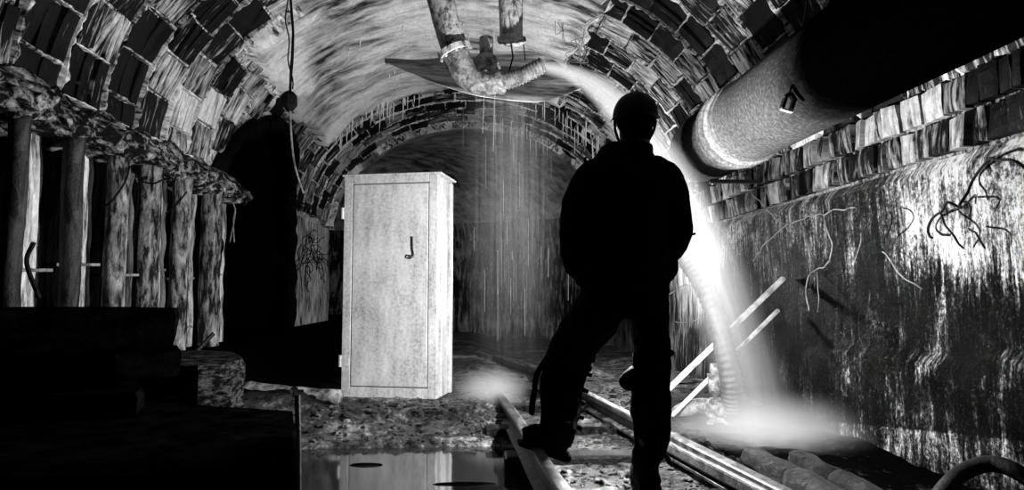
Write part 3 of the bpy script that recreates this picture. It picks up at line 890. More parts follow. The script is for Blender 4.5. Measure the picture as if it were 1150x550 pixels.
# tin sheet behind the elbow
def sheet():
    # boundary in photo pixels with depth, bent along its length, real thickness
    top = [(432, 66, 5.25), (470, 66, 5.3), (510, 62, 5.35), (560, 58, 5.4), (600, 58, 5.4), (632, 74, 5.3), (652, 96, 5.2)]
    bot = [(434, 69, 5.22), (466, 84, 5.0), (505, 99, 4.9), (555, 110, 4.95), (598, 114, 5.0), (630, 108, 5.1), (652, 99, 5.18)]
    T = spline([P(*q) for q in top], 6); Bm = spline([P(*q) for q in bot], 6)
    v, f = [], []; n = len(T); m = 7
    for side in (0, .006):
        for i in range(n):
            for j in range(m):
                t = j / (m - 1); q = T[i].lerp(Bm[i], t); q = q + Vector((0, 0, -.03 * math.sin(PI * t) - side + .012 * noise.noise(q * 5))); v.append(q)
    K = n * m
    for i in range(n - 1):
        for j in range(m - 1):
            a = i * m + j; f.append((a, a + m, a + m + 1, a + 1)); a += K; f.append((a, a + 1, a + m + 1, a + m))
    for i in range(n - 1):
        for j in (0, m - 1): a = i * m + j; f.append((a, a + m, a + m + K, a + K))
    for j in range(m - 1):
        for i in (0, n - 1): a = i * m + j; f.append((a, a + 1, a + 1 + K, a + K))
    tag(obj('tin_sheet', v, f, M['sheet'], smooth=True), 'pointed bent tin sheet hanging under the roof behind the elbow', 'sheet')
sheet()

# ------------------------------------------------------------------ water jet (real scattering spray, denser towards the core)
def jet():
    ctrl = [(607, 74, 10), (640, 80, 13), (672, 97, 17), (700, 124, 21), (730, 165, 26), (762, 218, 30), (790, 275, 33), (813, 335, 33), (832, 395, 33), (846, 445, 36), (852, 492, 42)]
    YJ = [4.75, 4.72, 4.7, 4.67, 4.64, 4.6, 4.57, 4.54, 4.52, 4.5, 4.5]
    base = P(850, 486, 4.5)
    root = empty('water_jet', (base.x, base.y, .0)); tag(root, 'bright arcing jet of water falling from the ribbed spout to the floor', 'water', kind='stuff')
    pts = spline([P(a, b, y) for (a, b, c), y in zip(ctrl, YJ)], 6)
    rr = []
    for i in range(len(ctrl) - 1):
        for k in range(6): rr.append((ctrl[i][2] * (1 - k / 6) + ctrl[i + 1][2] * k / 6))
    rr.append(ctrl[-1][2])
    n = len(rr)
    # density falls off smoothly from the curved axis of the jet: axis height and radius are read from two curves along the chord
    ux = (pts[-1] - pts[0]); LEN = ux.length; ux.normalize(); uy = Vector((0, 1, 0)); uy = (uy - ux * uy.dot(ux)).normalized(); uz = ux.cross(uy)
    rot = Matrix((ux, uy, uz)).transposed(); inv = rot.inverted()
    g = MB(); g.tube([inv @ (p - pts[0]) for p in pts], [px2m(r * 1.6, 4.6) for r in rr], 24, ref=Vector((0, 1, 0)))
    nd = N('jet_spray'); tc = nd.n('ShaderNodeTexCoord'); sp = nd.n('ShaderNodeSeparateXYZ'); nd.l(tc.outputs['Object'], sp.inputs[0])
    t_ = nd.math('DIVIDE', sp.outputs[0], LEN, True)
    loc = [inv @ (p - pts[0]) for p in pts]
    zmax = max(abs(p.z) for p in loc) * 1.05; rmax = px2m(max(rr) * 1.5, 4.6)
    def curve(vals):
        fc = nd.n('ShaderNodeFloatCurve'); cv = fc.mapping.curves[0]; vals = vals[::3] + ([vals[-1]] if (len(vals) - 1) % 3 else [])
        cv.points[0].location = vals[0]; cv.points[1].location = vals[-1]
        for x_, y_ in vals[1:-1]: cv.points.new(x_, y_)
        fc.mapping.update(); nd.l(t_, fc.inputs['Value']); return fc.outputs[0]
    zc = nd.math('MULTIPLY', nd.math('SUBTRACT', curve([(max(0, min(1, p.x / LEN)), .5 + .5 * p.z / zmax) for p in loc]), .5), 2 * zmax)
    rc = nd.math('MULTIPLY', curve([(max(0, min(1, p.x / LEN)), px2m(r * (1.12 + .35 * max(0, min(1, p.x / LEN))), 4.6) / rmax) for p, r in zip(loc, rr)]), rmax)
    dz = nd.math('SUBTRACT', sp.outputs[2], zc)
    # slant correction: distance across the jet rather than across the chord
    dd = nd.math('SQRT', nd.math('ADD', nd.math('POWER', dz, 2.0), nd.math('POWER', sp.outputs[1], 2.0)))
    q = nd.math('SUBTRACT', 1.0, nd.math('DIVIDE', dd, rc), True)
    q = nd.math('POWER', q, 1.6)
    stv = nd.n('ShaderNodeCombineXYZ'); nd.l(nd.math('MULTIPLY', sp.outputs[0], .8), stv.inputs[0]); nd.l(nd.math('MULTIPLY', sp.outputs[1], 14), stv.inputs[1]); nd.l(nd.math('MULTIPLY', dz, 14), stv.inputs[2])
    sn = nd.noise(stv.outputs[0], 1.6, 4, .6)
    q = nd.math('MULTIPLY', q, nd.math('ADD', nd.math('MULTIPLY', sn, 2.2), -.25))
    dens = nd.math('MULTIPLY', q, nd.math('ADD', 1.7, nd.math('MULTIPLY', nd.math('POWER', nd.math('SUBTRACT', 1.0, t_), 2.5), 34.0)))
    vs = nd.n('ShaderNodeVolumeScatter', _Anisotropy=.1); vs.inputs['Color'].default_value = (.98, .98, .98, 1)
    nd.l(dens, vs.inputs['Density']); nd.l(vs.outputs[0], nd.out.inputs['Volume'])
    o = g.build('spray', nd.m, smooth=True)
    o.rotation_euler = rot.to_euler(); o.location = pts[0]; setparent(o, root)
    # fast streaks of solid water
    g = MB()
    for k in range(26):
        a = random.uniform(0, 2 * PI); rho = random.uniform(0, .85) ** .7; L_ = random.uniform(.12, .35); st = random.uniform(0, .45)
        seq = []
        for i in range(n):
            t = i / (n - 1)
            if st <= t <= st + L_:
                tan = (pts[min(i + 1, n - 1)] - pts[max(i - 1, 0)]).normalized(); u = tan.cross(Vector((0, 1, 0))).normalized()
                seq.append(pts[i] + (u * math.cos(a) + Vector((0, 1, 0)) * math.sin(a)) * px2m(rr[i]) * rho * .8)
        if len(seq) > 4:
            m_ = len(seq); g.tube(seq, [.0016 * math.sin(PI * (i + .5) / m_) for i in range(m_)], 5, cap=False)
    setparent(g.build('streaks', M['drip'], smooth=True), root)
    return root
jet()
def mist(name, px, py, Y, sx, sy, sz, dens, label, streaky=False):
    c = P(px, py, Y); nd = N(name)
    v = nd.coord('Object', (1 / sx, 1 / sy, 1 / sz)); ln = nd.n('ShaderNodeVectorMath', operation='LENGTH'); nd.l(v, ln.inputs[0])
    q = nd.math('POWER', nd.math('SUBTRACT', 1.0, ln.outputs['Value'], True), 1.7)
    q = nd.math('MULTIPLY', q, nd.math('MULTIPLY', nd.math('SUBTRACT', nd.noise(nd.coord('Object', (30, 30, .6)), 1, 4, .65), .45, True), 7.0)) if streaky else nd.math('MULTIPLY', q, nd.math('ADD', nd.noise(v, 2.2, 4, .6), .2))
    vs = nd.n('ShaderNodeVolumeScatter', _Anisotropy=.1); vs.inputs['Color'].default_value = (.98, .98, .98, 1)
    nd.l(nd.math('MULTIPLY', q, dens), vs.inputs['Density']); nd.l(vs.outputs[0], nd.out.inputs['Volume'])
    g = MB(); g.ell((0, 0, 0), (sx, sy, sz), 24, 14); o = g.build(name, nd.m, smooth=True); o.location = c
    tag(o, label, 'mist', kind='stuff')
mist('spray_cloud', 862, 490, 4.45, .85, .6, .32, 4.6, 'pale spray cloud where the jet hits the floor')
mist('splash_haze', 552, 438, 5.4, .34, .5, .2, 5, 'small bright splash haze on the left rail beside the cabinet')
# dripping curtain below the pipe
g = MB()
for k in range(60):
    px = random.gauss(572, 17) if k % 4 else random.uniform(520, 640); Y = random.uniform(5.0, 6.4)
    y0 = random.uniform(60, 330); y1 = min(400, y0 + random.uniform(10, 60))
    a, b = P(px, y0, Y), P(px, y1, Y); g.tube([a, b], [random.uniform(.0006, .0012)] * 2, 3)
for px, y0, y1 in ((544, 102, 150), (556, 98, 170)):
    g.tube([P(px, y0, YP), P(px - 2, y1, YP)], [.003, .0015], 5)
tag(g.build('dripping_water', M['drip']), 'thin threads of water dripping from the delivery pipe between cabinet and man', 'water', kind='stuff')
mist('falling_drizzle', 573, 220, 5.7, .50, .5, 1.9, 1.5, 'faint column of drizzle falling right of the cabinet', True)

# ------------------------------------------------------------------ ribbed hose descending behind the jet, flanged fittings, leaning boards
root = empty('suction_hose', P(835, 445, 5.05)); tag(root, 'ribbed hose hanging down behind the falling jet to the flanged fittings', 'hose')
pts = spline([P(745, 262, 5.3), P(772, 292, 5.25), P(795, 330, 5.05), (P(811, 380, 4.93)), P(821, 430, 4.9), P(822, 462, 4.95)], 24); n = len(pts)
g = MB(); g.tube(pts, [px2m(11.5, 5.1) + .0045 * math.cos(i / 3.6 * 2 * PI) for i in range(n)], 20, cap=True); setparent(g.build('ribbed_tube', M['hose'], smooth=True), root)
def flange(px, py, Y, r, label):
    c = P(px, py, Y); o = empty('flanged_fitting', c); tag(o, label, 'fitting', 'flanged fittings')
    g = MB(); d = Vector((.25, -1, .12)).normalized()
    g.tube([c - d * .02, c + d * .02], r, 28, ref=Vector((0, 0, 1))); setparent(g.build('flange_plate', M['iron']), o)
    g = MB(); g.tube([c + d * .02, c + d * .05, c + d * .055], [r * .6, r * .55, r * .3], 24, ref=Vector((0, 0, 1))); setparent(g.build('cover', M['iron'], smooth=False), o)
    g = MB(); g.tube([c, c - d * .35], r * .55, 20, ref=Vector((0, 0, 1))); setparent(g.build('pipe_neck', M['iron'], smooth=True), o)
    u = d.cross(Vector((0, 0, 1))).normalized(); w = u.cross(d)
    for k in range(8):
        a = 2 * PI * k / 8; q = c + (u * math.cos(a) + w * math.sin(a)) * r * .8; g = MB(); g.tube([q, q + d * .04], .012, 6, ref=Vector((0, 0, 1))); setparent(g.build('bolt', M['iron']), o)
flange(804, 459, 4.95, .085, 'upper round bolted pipe flange at the foot of the ribbed hose')
flange(806, 486, 4.85, .105, 'lower round bolted pipe flange resting on the floor by the spray')
g = MB(); g.tube(spline([P(752, 478, 5.2), P(765, 462, 5.2), P(785, 456, 5.15), P(800, 457, 5.1)], 6), px2m(9, 5.1), 16, jit=.05)
tag(g.build('branch_pipe', M['iron'], smooth=True), 'short bent branch pipe leading left from the upper flange', 'pipe')
g = MB(); g.tube([P(803, 420, 5.0), P(803, 446, 5.0)], [px2m(9, 5), px2m(6, 5)], 14); g.tube([P(803, 420, 5.0), P(803, 408, 5.0)], [px2m(6, 5)] * 2, 10)
tag(g.build('valve_stem', M['iron'], smooth=True), 'upright valve stem standing on the upper flange', 'valve')
g = MB(); g.beam(P(738, 449, 5.1), P(880, 312, 5.25), .055, .03, .006)
tag(g.build('board', M['paleboard']), 'upper of the two pale boards leaning on the right wall behind the jet', 'board', 'boards leaning on the right wall')
g = MB(); g.beam(P(748, 473, 5.1), P(874, 348, 5.28), .035, .025, .005)
tag(g.build('board', M['paleboard']), 'lower and narrower of the two boards leaning on the right wall', 'board', 'boards leaning on the right wall')

# ------------------------------------------------------------------ logs and hose bottom right
def log(a, b, c, r0, r1, label):
    a, b, c = Vector(a), Vector(b), Vector(c); root = empty('log', b); tag(root, label, 'log', 'logs in the spray')
    g = MB(); g.tube([a.lerp(b, k / 10) for k in range(11)], [r0 * (.75 if k == 0 else 1) for k in range(11)], 18, jit=.28); setparent(g.build('trunk', M['log'], smooth=True), root)
    g = MB(); g.tube([b.lerp(c, k / 8) for k in range(9)], [r1 * (.85 if k == 0 else 1) for k in range(9)], 18, jit=.15); setparent(g.build('butt_end', M['log'], smooth=True), root)
log(PZ(842, 512, .06), PZ(893, 541, .06), PZ(960, 580, .06), .062, .074, 'left of the two wet logs lying under the spray beside the right rail')
log(PZ(893, 514, .05), PZ(942, 540, .05), PZ(1010, 580, .05), .050, .060, 'right of the two wet logs, nearer the right wall')
g = MB(); g.tube(spline([P(1040, 580, 2.75), P(1062, 548, 2.8), P(1082, 530, 2.85), P(1108, 521, 2.85), P(1135, 526, 2.8), P(1165, 548, 2.75), P(1180, 590, 2.7)], 8), px2m(9.5, 2.8), 16)
tag(g.build('rubber_hose', M['darkhose'], smooth=True), 'thick dark rubber hose arching up at the bottom right corner by the wall', 'hose')

# ------------------------------------------------------------------ hanging wires and roots
g = MB(); 
seq = [P(328, -60, 5.6), P(326, -10, 5.6), P(329, 40, 5.6), P(326, 95, 5.6), P(326, 108, 5.6)]
root = empty('hanging_cable', P(326, 115, 5.6)); tag(root, 'twisted cable with a knotted bulb holder hanging from the roof above the side drift', 'cable')
g.tube(spline(seq, 8), .011, 8, jit=.5); g.tube([p + Vector((.012 * math.sin(i * .9), 0, 0)) for i, p in enumerate(spline([P(323, -60, 5.6), P(322, 20, 5.6), P(328, 100, 5.6)], 12))], .006, 6)
setparent(g.build('cable', M['wire'], smooth=True), root)
g = MB(); g.tube([P(325, 103, 5.6), P(325, 108, 5.6), P(325, 118, 5.6), P(325, 125, 5.6)], [.03, .06, .055, .02], 12, jit=.3); g.box(P(320, 112, 5.58), (.05, .04, .03), None, .005)
setparent(g.build('bulb_holder', M['wire']), root)
g = MB(); g.tube(spline([P(326, 124, 5.6), P(327, 150, 5.6), P(330, 180, 5.6), P(336, 203, 5.6), P(341, 217, 5.6)], 6), [.008] * 25, 6); setparent(g.build('cable_tail', M['palewire']), root)

root = empty('hanging_hook', P(886, 112, 3.6)); tag(root, 'small square metal hook hanging on a wire in front of the large pipe', 'hook')
g = MB(); g.tube(spline([P(912, -50, 3.6), P(905, 10, 3.6), P(896, 60, 3.6), P(887, 105, 3.6)], 8), .006, 6); setparent(g.build('wire', M['wire']), root)
g = MB()
for a, b in (((882, 110), (878, 122)), ((892, 112), (888, 124)), ((887, 105), (880, 110)), ((887, 105), (893, 114))): g.beam(P(*a, 3.6), P(*b, 3.6), .035, .02, .003)
setparent(g.build('clip', M['darkiron']), root)
g = MB(); g.beam(P(876, 122, 3.6), P(890, 126, 3.6), .03, .012, .003, up=Vector((0, 0, 1))); o = g.build('clip_foot', M['palewire']); setparent(o, root); o['label'] = 'pale clip foot'

XW = 2.44
wires = [
 ('palewire', [(832, 205), (850, 222), (866, 240), (882, 252), (900, 246), (925, 240), (960, 232)], .006, 'pale wire running along the top of the wet right wall plaster'),
 ('palewire', [(846, 292), (858, 276), (872, 262), (884, 252)], .006, 'pale wire end curling down under the long pale wire'),
 ('palewire', [(925, 245), (930, 262), (934, 280), (926, 300), (910, 308), (905, 325), (908, 350)], .007, 'pale looping root hanging over the dark wall right of the boards'),
 ('palewire', [(918, 305), (919, 330), (919, 352)], .004, 'short straight pale root beside the looping root'),
 ('palewire', [(968, 262), (964, 280), (958, 300)], .004, 'short curved root in the middle of the right wall'),
 ('palewire', [(990, 282), (1005, 300), (1020, 315), (1036, 326)], .006, 'slanting pale rod sticking from the right wall'),
 ('wire', [(998, 238), (1002, 250), (996, 262), (992, 275)], .006, 'small dark wire loop on the white calcite left of the tangle'),
 ('wire', [(1150, 192), (1135, 182), (1118, 178), (1105, 186), (1095, 200), (1085, 220), (1078, 232)], .009, 'thick dark cable arching down from the right edge to the wire tangle'),
 ('wire', [(1078, 232), (1066, 228), (1058, 236), (1048, 245), (1042, 258), (1048, 268)], .009, 'dark twisted wire tangle hanging on the white calcite patch'),
 ('wire', [(1056, 238), (1064, 254), (1074, 268), (1083, 280)], .007, 'dark straight wire end hanging below the tangle'),
 ('wire', [(1080, 226), (1088, 232), (1090, 244)], .006, 'tiny dark wire hook right of the tangle'),
 ('wire', [(1090, 256), (1098, 266), (1106, 280)], .006, 'short dark wire on the white patch below the arching cable'),
 ('palewire', [(800, 250), (812, 262), (822, 290), (826, 318)], .004, 'thin pale wire seen through the falling jet'),
 ('palewire', [(752, 330), (775, 320), (790, 345), (778, 362), (758, 360)], .005, 'pale wire loop beside the standing leg'),
]
for mt, ps, r, lb in wires:
    q = []
    for k, (a, b) in enumerate(ps):
        w = PX(a, b, XW - .05 * math.sin(k * 1.3) - .02) if a > 790 else P(a, b, 6.0)
        q.append(w)
    pts = spline(q, 6); pts = [p + Vector((0, noise.noise(p * 9) * .02, noise.noise(p * 9 + Vector((4, 4, 4))) * .02)) for p in pts]
    g = MB(); g.tube(pts, r * (.62 if mt == 'palewire' else .8), 6, ref=Vector((1, 0, 0))); o = g.build('wire', M[mt], smooth=True); tag(o, lb, 'wire', 'wires on the right wall')
lw = [([(262, 228), (264, 240), (258, 272)], 'palewire', 6.2, .006, 'forked pale wire hanging from the end of the left ledge', [(264, 236), (262, 250), (263, 272)]),
      ([(146, 186), (140, 205), (125, 226), (116, 232)], 'wire', 4.3, .007, 'dark cable hanging across the third post', None),
      ([(210, 215), (196, 232), (186, 240)], 'wire', 5.2, .007, 'dark wire bent across the fifth post', None),
      ([(216, 222), (206, 240), (200, 256)], 'wire', 5.5, .006, 'dark straight wire left of the brightest post', None),
      ([(160, 204), (172, 206), (182, 202)], 'wire', 4.8, .006, 'short dark wire under the ledge at the fourth post', None),
      ([(38, 272), (30, 295), (44, 335)], 'wire', 3.35, .012, 'dark hose bent in front of the nearest post', None)]
for ps, mt, Y, r, lb, ex in lw:
    g = MB(); g.tube(spline([P(a, b, Y) for a, b in ps], 6), r, 6)
    if ex: g.tube(spline([P(a, b, Y) for a, b in ex], 6), r, 6)
    tag(g.build('wire', M[mt], smooth=True), lb, 'wire', 'wires by the left posts')
# wire tangles on the roof right of the spout
for i, (px, py, Y) in enumerate(((628, 2, 6.9), (648, 40, 7.0))):
    g = MB()
    for k in range(7):
        q = [P(px + random.uniform(-14, 14), py + random.uniform(-16, 24) + 8 * j, Y + random.uniform(-.05, .05)) for j in range(4)]
        g.tube(spline(q, 5), .0035, 5)
    tag(g.build('wire_tangle', M['palewire']), ['pale wire tangle on the roof above the spout', 'pale wire tangle on the roof just over the start of the jet'][i], 'wires', 'wire tangles on the roof')
# root bush at the left far wall
g = MB()
for k in range(34):
    c = P(random.uniform(338, 360), random.uniform(262, 296), random.uniform(9.7, 10.0)); q = [c]
    d = Vector((random.uniform(-.4, .6), random.uniform(-.3, .3), random.uniform(-.6, .5)))
    for j in range(4): q.append(q[-1] + d * .10 + Vector((random.uniform(-.07, .07), 0, random.uniform(-.12, .03))))
    g.tube(spline(q, 4), .006, 5)
tag(g.build('root_bush', M['wire']), 'dark tangle of roots on the pale wall left of the cabinet', 'roots', kind='stuff')

# ------------------------------------------------------------------ stalactites
def stal(p, L_, r, lb, grp):
    n = 6; pts = [p + Vector((0, 0, .02))] + [p - Vector((noise.noise(p * 3 + Vector((i, 0, 0))) * .008, 0, L_ * i / n)) for i in range(1, n + 1)]
    g = MB(); g.tube([q - p for q in pts], [r * (1 - .8 * i / n) * (1 + .3 * noise.noise(Vector((i * 2.0, p.x * 9, 0)))) for i in range(n + 1)], 6)
    o = g.build('stalactite', M['stal'], smooth=True); o.location = p; tag(o, lb, 'stalactite', grp)
def spos(th_deg, Y, off):
    """point on vault at ellipse angle"""
    lo, hi = SL, SR
    for _ in range(30):
        m = (lo + hi) / 2
        if theta(m) < th_deg: lo = m
        else: hi = m
    return tp(lo, Y, off)
for k in range(34):
    stal(spos(random.uniform(38, 78), random.uniform(9.65, 9.9), .06), random.uniform(.08, .34), random.uniform(.006, .013), 'thin white stalactite on the left half of the brick ring, above the cabinet', 'stalactites left on the brick ring')
for k in range(26):
    stal(spos(random.uniform(112, 142), random.uniform(9.7, 10.4), .05), random.uniform(.10, .42), random.uniform(.006, .012), 'thin white stalactite on the right half of the brick ring, beside the helmet', 'stalactites right on the brick ring')
for k in range(14):
    stal(spos(random.uniform(100, 125), random.uniform(11.4, 12.2), .05), random.uniform(.15, .5), random.uniform(.006, .012), 'white stalactite on the far vault edge left of the shoulder', 'stalactites on the far vault edge')
for k in range(14):
    stal(spos(random.uniform(55, 100), random.uniform(7.2, 8.6), .085), random.uniform(.05, .15), .008, 'tiny stalactite on the pale smooth roof', 'stalactites on the smooth roof')

# ------------------------------------------------------------------ the man
def man():
    Y0 = 3.2
    hip = P(703, 330, Y0)
    def pt(px, py, dy=0.0): return P(px, py, Y0 + dy)
    def pm(w, dy=0.0): return w / F * (Y0 + dy)
    # ---------- body: one continuous surface
    b = MB()
    # torso
    tor = [(703, 348, 36, .10), (703, 338, 40, .11), (702, 315, 41, .115), (703, 280, 42, .115), (705, 245, 46, .12), (706, 215, 50, .12), (708, 192, 48, .105), (710, 178, 30, .08), (712, 168, 18, .066), (713, 156, 17.5, .066), (713, 146, 18, .068)]
    P_ = [pt(a, c) for a, c, _, _ in tor]; b.tube(P_, [(pm(w), d) for _, _, w, d in tor], 24)
    # head facing away (+Y)
    hc = pt(713, 134); b.ell(hc, (.083, .098, .112), 24, 16); b.ell(hc + Vector((0, .035, -.06)), (.055, .065, .055), 16, 10)
    b.tube([hc + Vector((0, .09, .02)), hc + Vector((0, .118, -.028)), hc + Vector((0, .095, -.04))], [(.009, .009), (.017, .014), (.012, .01)], 10, ref=Vector((1, 0, 0)))   # nose
    b.ell(hc + Vector((0, .092, -.066)), (.026, .012, .007), 12, 8); b.ell(hc + Vector((0, .092, -.077)), (.022, .012, .008), 12, 8)   # lips
    b.ell(hc + Vector((0, .08, -.102)), (.026, .024, .02), 12, 8)                                                                     # chin
    for s in (-1, 1):
        b.ell(hc + Vector((s * .032, .088, .008)), (.015, .012, .010), 12, 8)      # eyes
        b.ell(hc + Vector((s * .032, .092, .028)), (.022, .010, .007), 12, 8)      # brows
        b.ell(hc + Vector((s * .080, .0, -.01)), (.012, .02, .033), 12, 8)         # ears
    # arms: shoulder, elbow, wrist; hands rest on the front of the belt
    sh = {-1: pt(664, 205), 1: pt(756, 203)}; el_ = {-1: pt(645, 282, .0), 1: pt(764, 268, .02)}
    wr = {-1: pt(672, 308, .17), 1: pt(740, 303, .17)}
    for s in (-1, 1):
        pts = spline([sh[s] + Vector((-s * .05, 0, .02)), sh[s], (sh[s] + el_[s]) / 2 + Vector((s * .006, 0, 0)), el_[s], (el_[s] + wr[s]) / 2, wr[s]], 5)
        n = len(pts); b.tube(pts, [.06 - .03 * i / (n - 1) for i in range(n)], 16)
        # palm and fingers
        inw = Vector((-s, .25, -.35)).normalized(); palm = wr[s] + inw * .055
        b.tube([wr[s], palm, wr[s] + inw * .095], [(.026, .02), (.040, .016), (.036, .014)], 14, ref=Vector((0, 1, 0)))
        dn = Vector((0, 0, -1)) - inw * Vector((0, 0, -1)).dot(inw); dn.normalize(); pn = inw.cross(dn) * s
        pn = Vector((0, 1, 0)) - inw * .25; pn.normalize()
        for k, ln in enumerate((.072, .080, .074, .058)):
            st = wr[s] + inw * .088 + dn * (-.028 + .0187 * k)
            q = [st, st + inw * ln * .45, st + inw * ln * .78 - pn * ln * .18, st + inw * ln * .9 - pn * ln * .42]
            b.tube(spline(q, 3), [.0092 - .0003 * i for i in range(10)], 8)
        st = wr[s] + inw * .03 - dn * .02; q = [st, st - dn * .035 + inw * .02, st - dn * .05 + inw * .05]
        b.tube(spline(q, 3), [.0115, .011, .011, .0105, .010, .009, .008], 8)
    # legs
    RL = [(726, 345, 22, .10, 0), (729, 380, 20, .088, .0), (731, 410, 17, .075, .01), (732, 440, 17, .062, 0), (731, 470, 16, .065, -.02), (727, 500, 13, .05, -.02), (725, 525, 11, .045, -.02)]
    LL = [(682, 340, 23, .10, 0.02), (664, 362, 22, .095, .12), (645, 388, 19, .08, .26), (635, 408, 17, .072, .32), (632, 435, 17, .062, .28), (628, 462, 14, .052, .24), (624, 482, 12, .045, .2)]
    for Lg in (RL, LL): b.tube([pt(a, c, dy) for a, c, w, d, dy in Lg], [(pm(w, dy), d) for a, c, w, d, dy in Lg], 18)
    # feet inside the boots
    f0 = pt(724, 533, -.02); b.tube([f0 + Vector((0, -.05, -.005)), f0 + Vector((0, .04, .0)), f0 + Vector((.01, .16, -.015))], [(.035, .035), (.042, .035), (.04, .02)], 12, ref=Vector((0, 0, 1)))
    l0 = pt(624, 488, .2); b.tube([l0 + Vector((.03, 0, -.02)), l0, l0 + Vector((-.13, .03, .0))], [(.035, .035), (.042, .035), (.03, .02)], 12, ref=Vector((0, 0, 1)))
    body = b.build('person', M['skin'], smooth=True)
    tag(body, 'person seen from behind in black helmet and jacket, left boot raised on the rail', 'person')
    def remesh(o, vs, it=3):
        r = o.modifiers.new('remesh', 'REMESH'); r.mode = 'VOXEL'; r.voxel_size = vs; r.use_smooth_shade = True
        s = o.modifiers.new('smooth', 'SMOOTH'); s.factor = .5; s.iterations = it
    remesh(body, .0055, 2)
    def wrinkle(o, strength=.02, size=.12):
        tx = bpy.data.textures.new('folds', 'CLOUDS'); tx.noise_scale = size; tx.noise_depth = 3
        d = o.modifiers.new('folds', 'DISPLACE'); d.texture = tx; d.strength = strength; d.mid_level = .5; d.texture_coords = 'LOCAL'
    # ---------- jacket
    j = MB()
    jk = [(702, 352, 47, .155), (702, 335, 49, .16), (703, 318, 50, .155), (702, 295, 51, .15), (704, 260, 51, .15), (706, 230, 53, .15), (707, 208, 53, .145), (706, 193, 50, .13), (706, 183, 41, .11), (708, 176, 33, .10), (712, 168, 22, .09), (713, 161, 19, .082)]
    j.tube(spline([pt(a, c) for a, c, _, _ in jk], 3), [tuple(x) for x in _interp([(pm(w), d) for _, _, w, d in jk], 3)], 32)
    for s in (-1, 1):
        if s < 0: arm = [(688, 190, 14, .0), (668, 196, 19, 0), (658, 214, 22, 0), (651, 240, 22, 0), (649, 268, 21, .01), (650, 290, 19.5, .04), (660, 306, 17, .09), (672, 312, 12, .15)]
        else: arm = [(728, 188, 14, .0), (745, 194, 17, 0), (753, 212, 20, 0), (756, 235, 20, 0), (758, 258, 20, .01), (754, 273, 19, .04), (746, 286, 16, .09), (741, 300, 12, .15)]
        j.tube(spline([pt(a, c, dy) for a, c, w, dy in arm], 3), [(x[0], x[0]) for x in _interp([(pm(w), 0) for a, c, w, dy in arm], 3)], 20)
    # pocket bulge on the right hip, collar roll
    j.ell(pt(748, 300, .02), (.055, .08, .075), 14, 10); j.ell(pt(655, 312, .02), (.04, .08, .05), 14, 10)
    c = pt(711, 178); ring = [c + Vector((math.cos(a) * .125, math.sin(a) * .095, -.012 + .015 * math.sin(a))) for a in [2 * PI * k / 20 for k in range(21)]]
    j.tube(ring, .026, 8, ref=Vector((0, 0, 1)), cap=False)
    jo = j.build('jacket', M['cloth'], smooth=True); remesh(jo, .010, 3); wrinkle(jo, .022, .10); setparent(jo, body)
    # small toggles that stick out of the outline
    g = MB(); g.tube([pt(766, 215), pt(767, 203)], .006, 6); g.tube([pt(775, 264), pt(781, 262)], .006, 6); g.tube([pt(656, 184), pt(658, 176)], .005, 6)
    setparent(g.build('toggle', M['cloth']), body)
    # ---------- trousers
    t = MB()
    t.tube([pt(702, 322), pt(702, 340), pt(704, 356)], [(pm(50), .15), (pm(49), .15), (pm(36), .12)], 28)
    tr = [(728, 340, 25, .13, 0), (729, 362, 21.5, .115, 0), (731, 388, 20.5, .105, .01), (732, 404, 20.5, .10, .01), (732, 418, 21, .095, .01), (731, 440, 21.5, .09, .0), (731, 462, 23, .09, -.01), (732, 478, 21, .085, -.01), (731, 498, 19, .075, -.01), (726, 514, 16, .065, -.01), (725, 524, 15, .062, -.01)]
    t.tube(spline([pt(a, c, dy) for a, c, w, d, dy in tr], 3), _interp([(pm(w), d) for a, c, w, d, dy in tr], 3), 24)
    tl = [(680, 335, 27, .13, 0.0), (668, 356, 29, .125, .08), (650, 380, 27, .11, .2), (639, 400, 26, .10, .28), (633, 420, 25, .095, .28), (630, 440, 24, .09, .26), (629, 460, 23, .085, .24), (627, 476, 21, .075, .21), (628, 488, 19, .07, .2)]
    t.tube(spline([pt(a, c, dy) for a, c, w, d, dy in tl], 3), _interp([(pm(w, dy), d) for a, c, w, d, dy in tl], 3), 24)
    to = t.build('trousers', M['cloth'], smooth=True); remesh(to, .010, 3); wrinkle(to, .024, .07); setparent(to, body)
    # knee pad and torn flaps
    g = MB(); g.ell(pt(708, 428, .02), (.055, .05, .045), 16, 10); g.tube([pt(714, 416), pt(704, 424, .01), pt(697, 428, .01)], [.03, .03, .01], 10)
    k1 = g.build('knee_pad', M['rubber'], smooth=True); setparent(k1, body)
    g = MB(); g.ell(pt(655, 410, .3), (.05, .05, .05), 16, 10); k2 = g.build('knee_pad', M['rubber'], smooth=True); setparent(k2, body)
    # gaiter with buckles down the left shin and dangling strap
    for (a, c, w) in ((664, 404, 5), (661, 420, 5), (657, 438, 5), (653, 452, 5), (652, 468, 5), (650, 480, 5)):
        g = MB(); g.box(pt(a, c, .26), (.035, .03, .022), Matrix.Rotation(.3, 3, 'Y'), .004); setparent(g.build('gaiter_buckle', M['rubber']), body)
    g = MB(); sp = spline([pt(614, 402, .27), pt(603, 420, .27), pt(600, 440, .27), pt(598, 452, .27), pt(597, 466, .27)], 5)
    g.tube(sp, [(.014, .004)] * 12 + [(.016, .004)] * 8 + [(.008, .004)], 8); setparent(g.build('gaiter_strap', M['rubber']), body)
    g = MB(); g.tube(spline([pt(740, 508), pt(748, 512), pt(752, 520)], 4), [(.012, .008)] * 9, 8); setparent(g.build('boot_strap', M['rubber']), body)
    g = MB(); g.ell(pt(752, 396), (.02, .03, .02), 10, 8); setparent(g.build('trouser_tab', M['rubber'], smooth=True), body)
    # ---------- boots
    g = MB(); c = pt(725, 538, -.02)
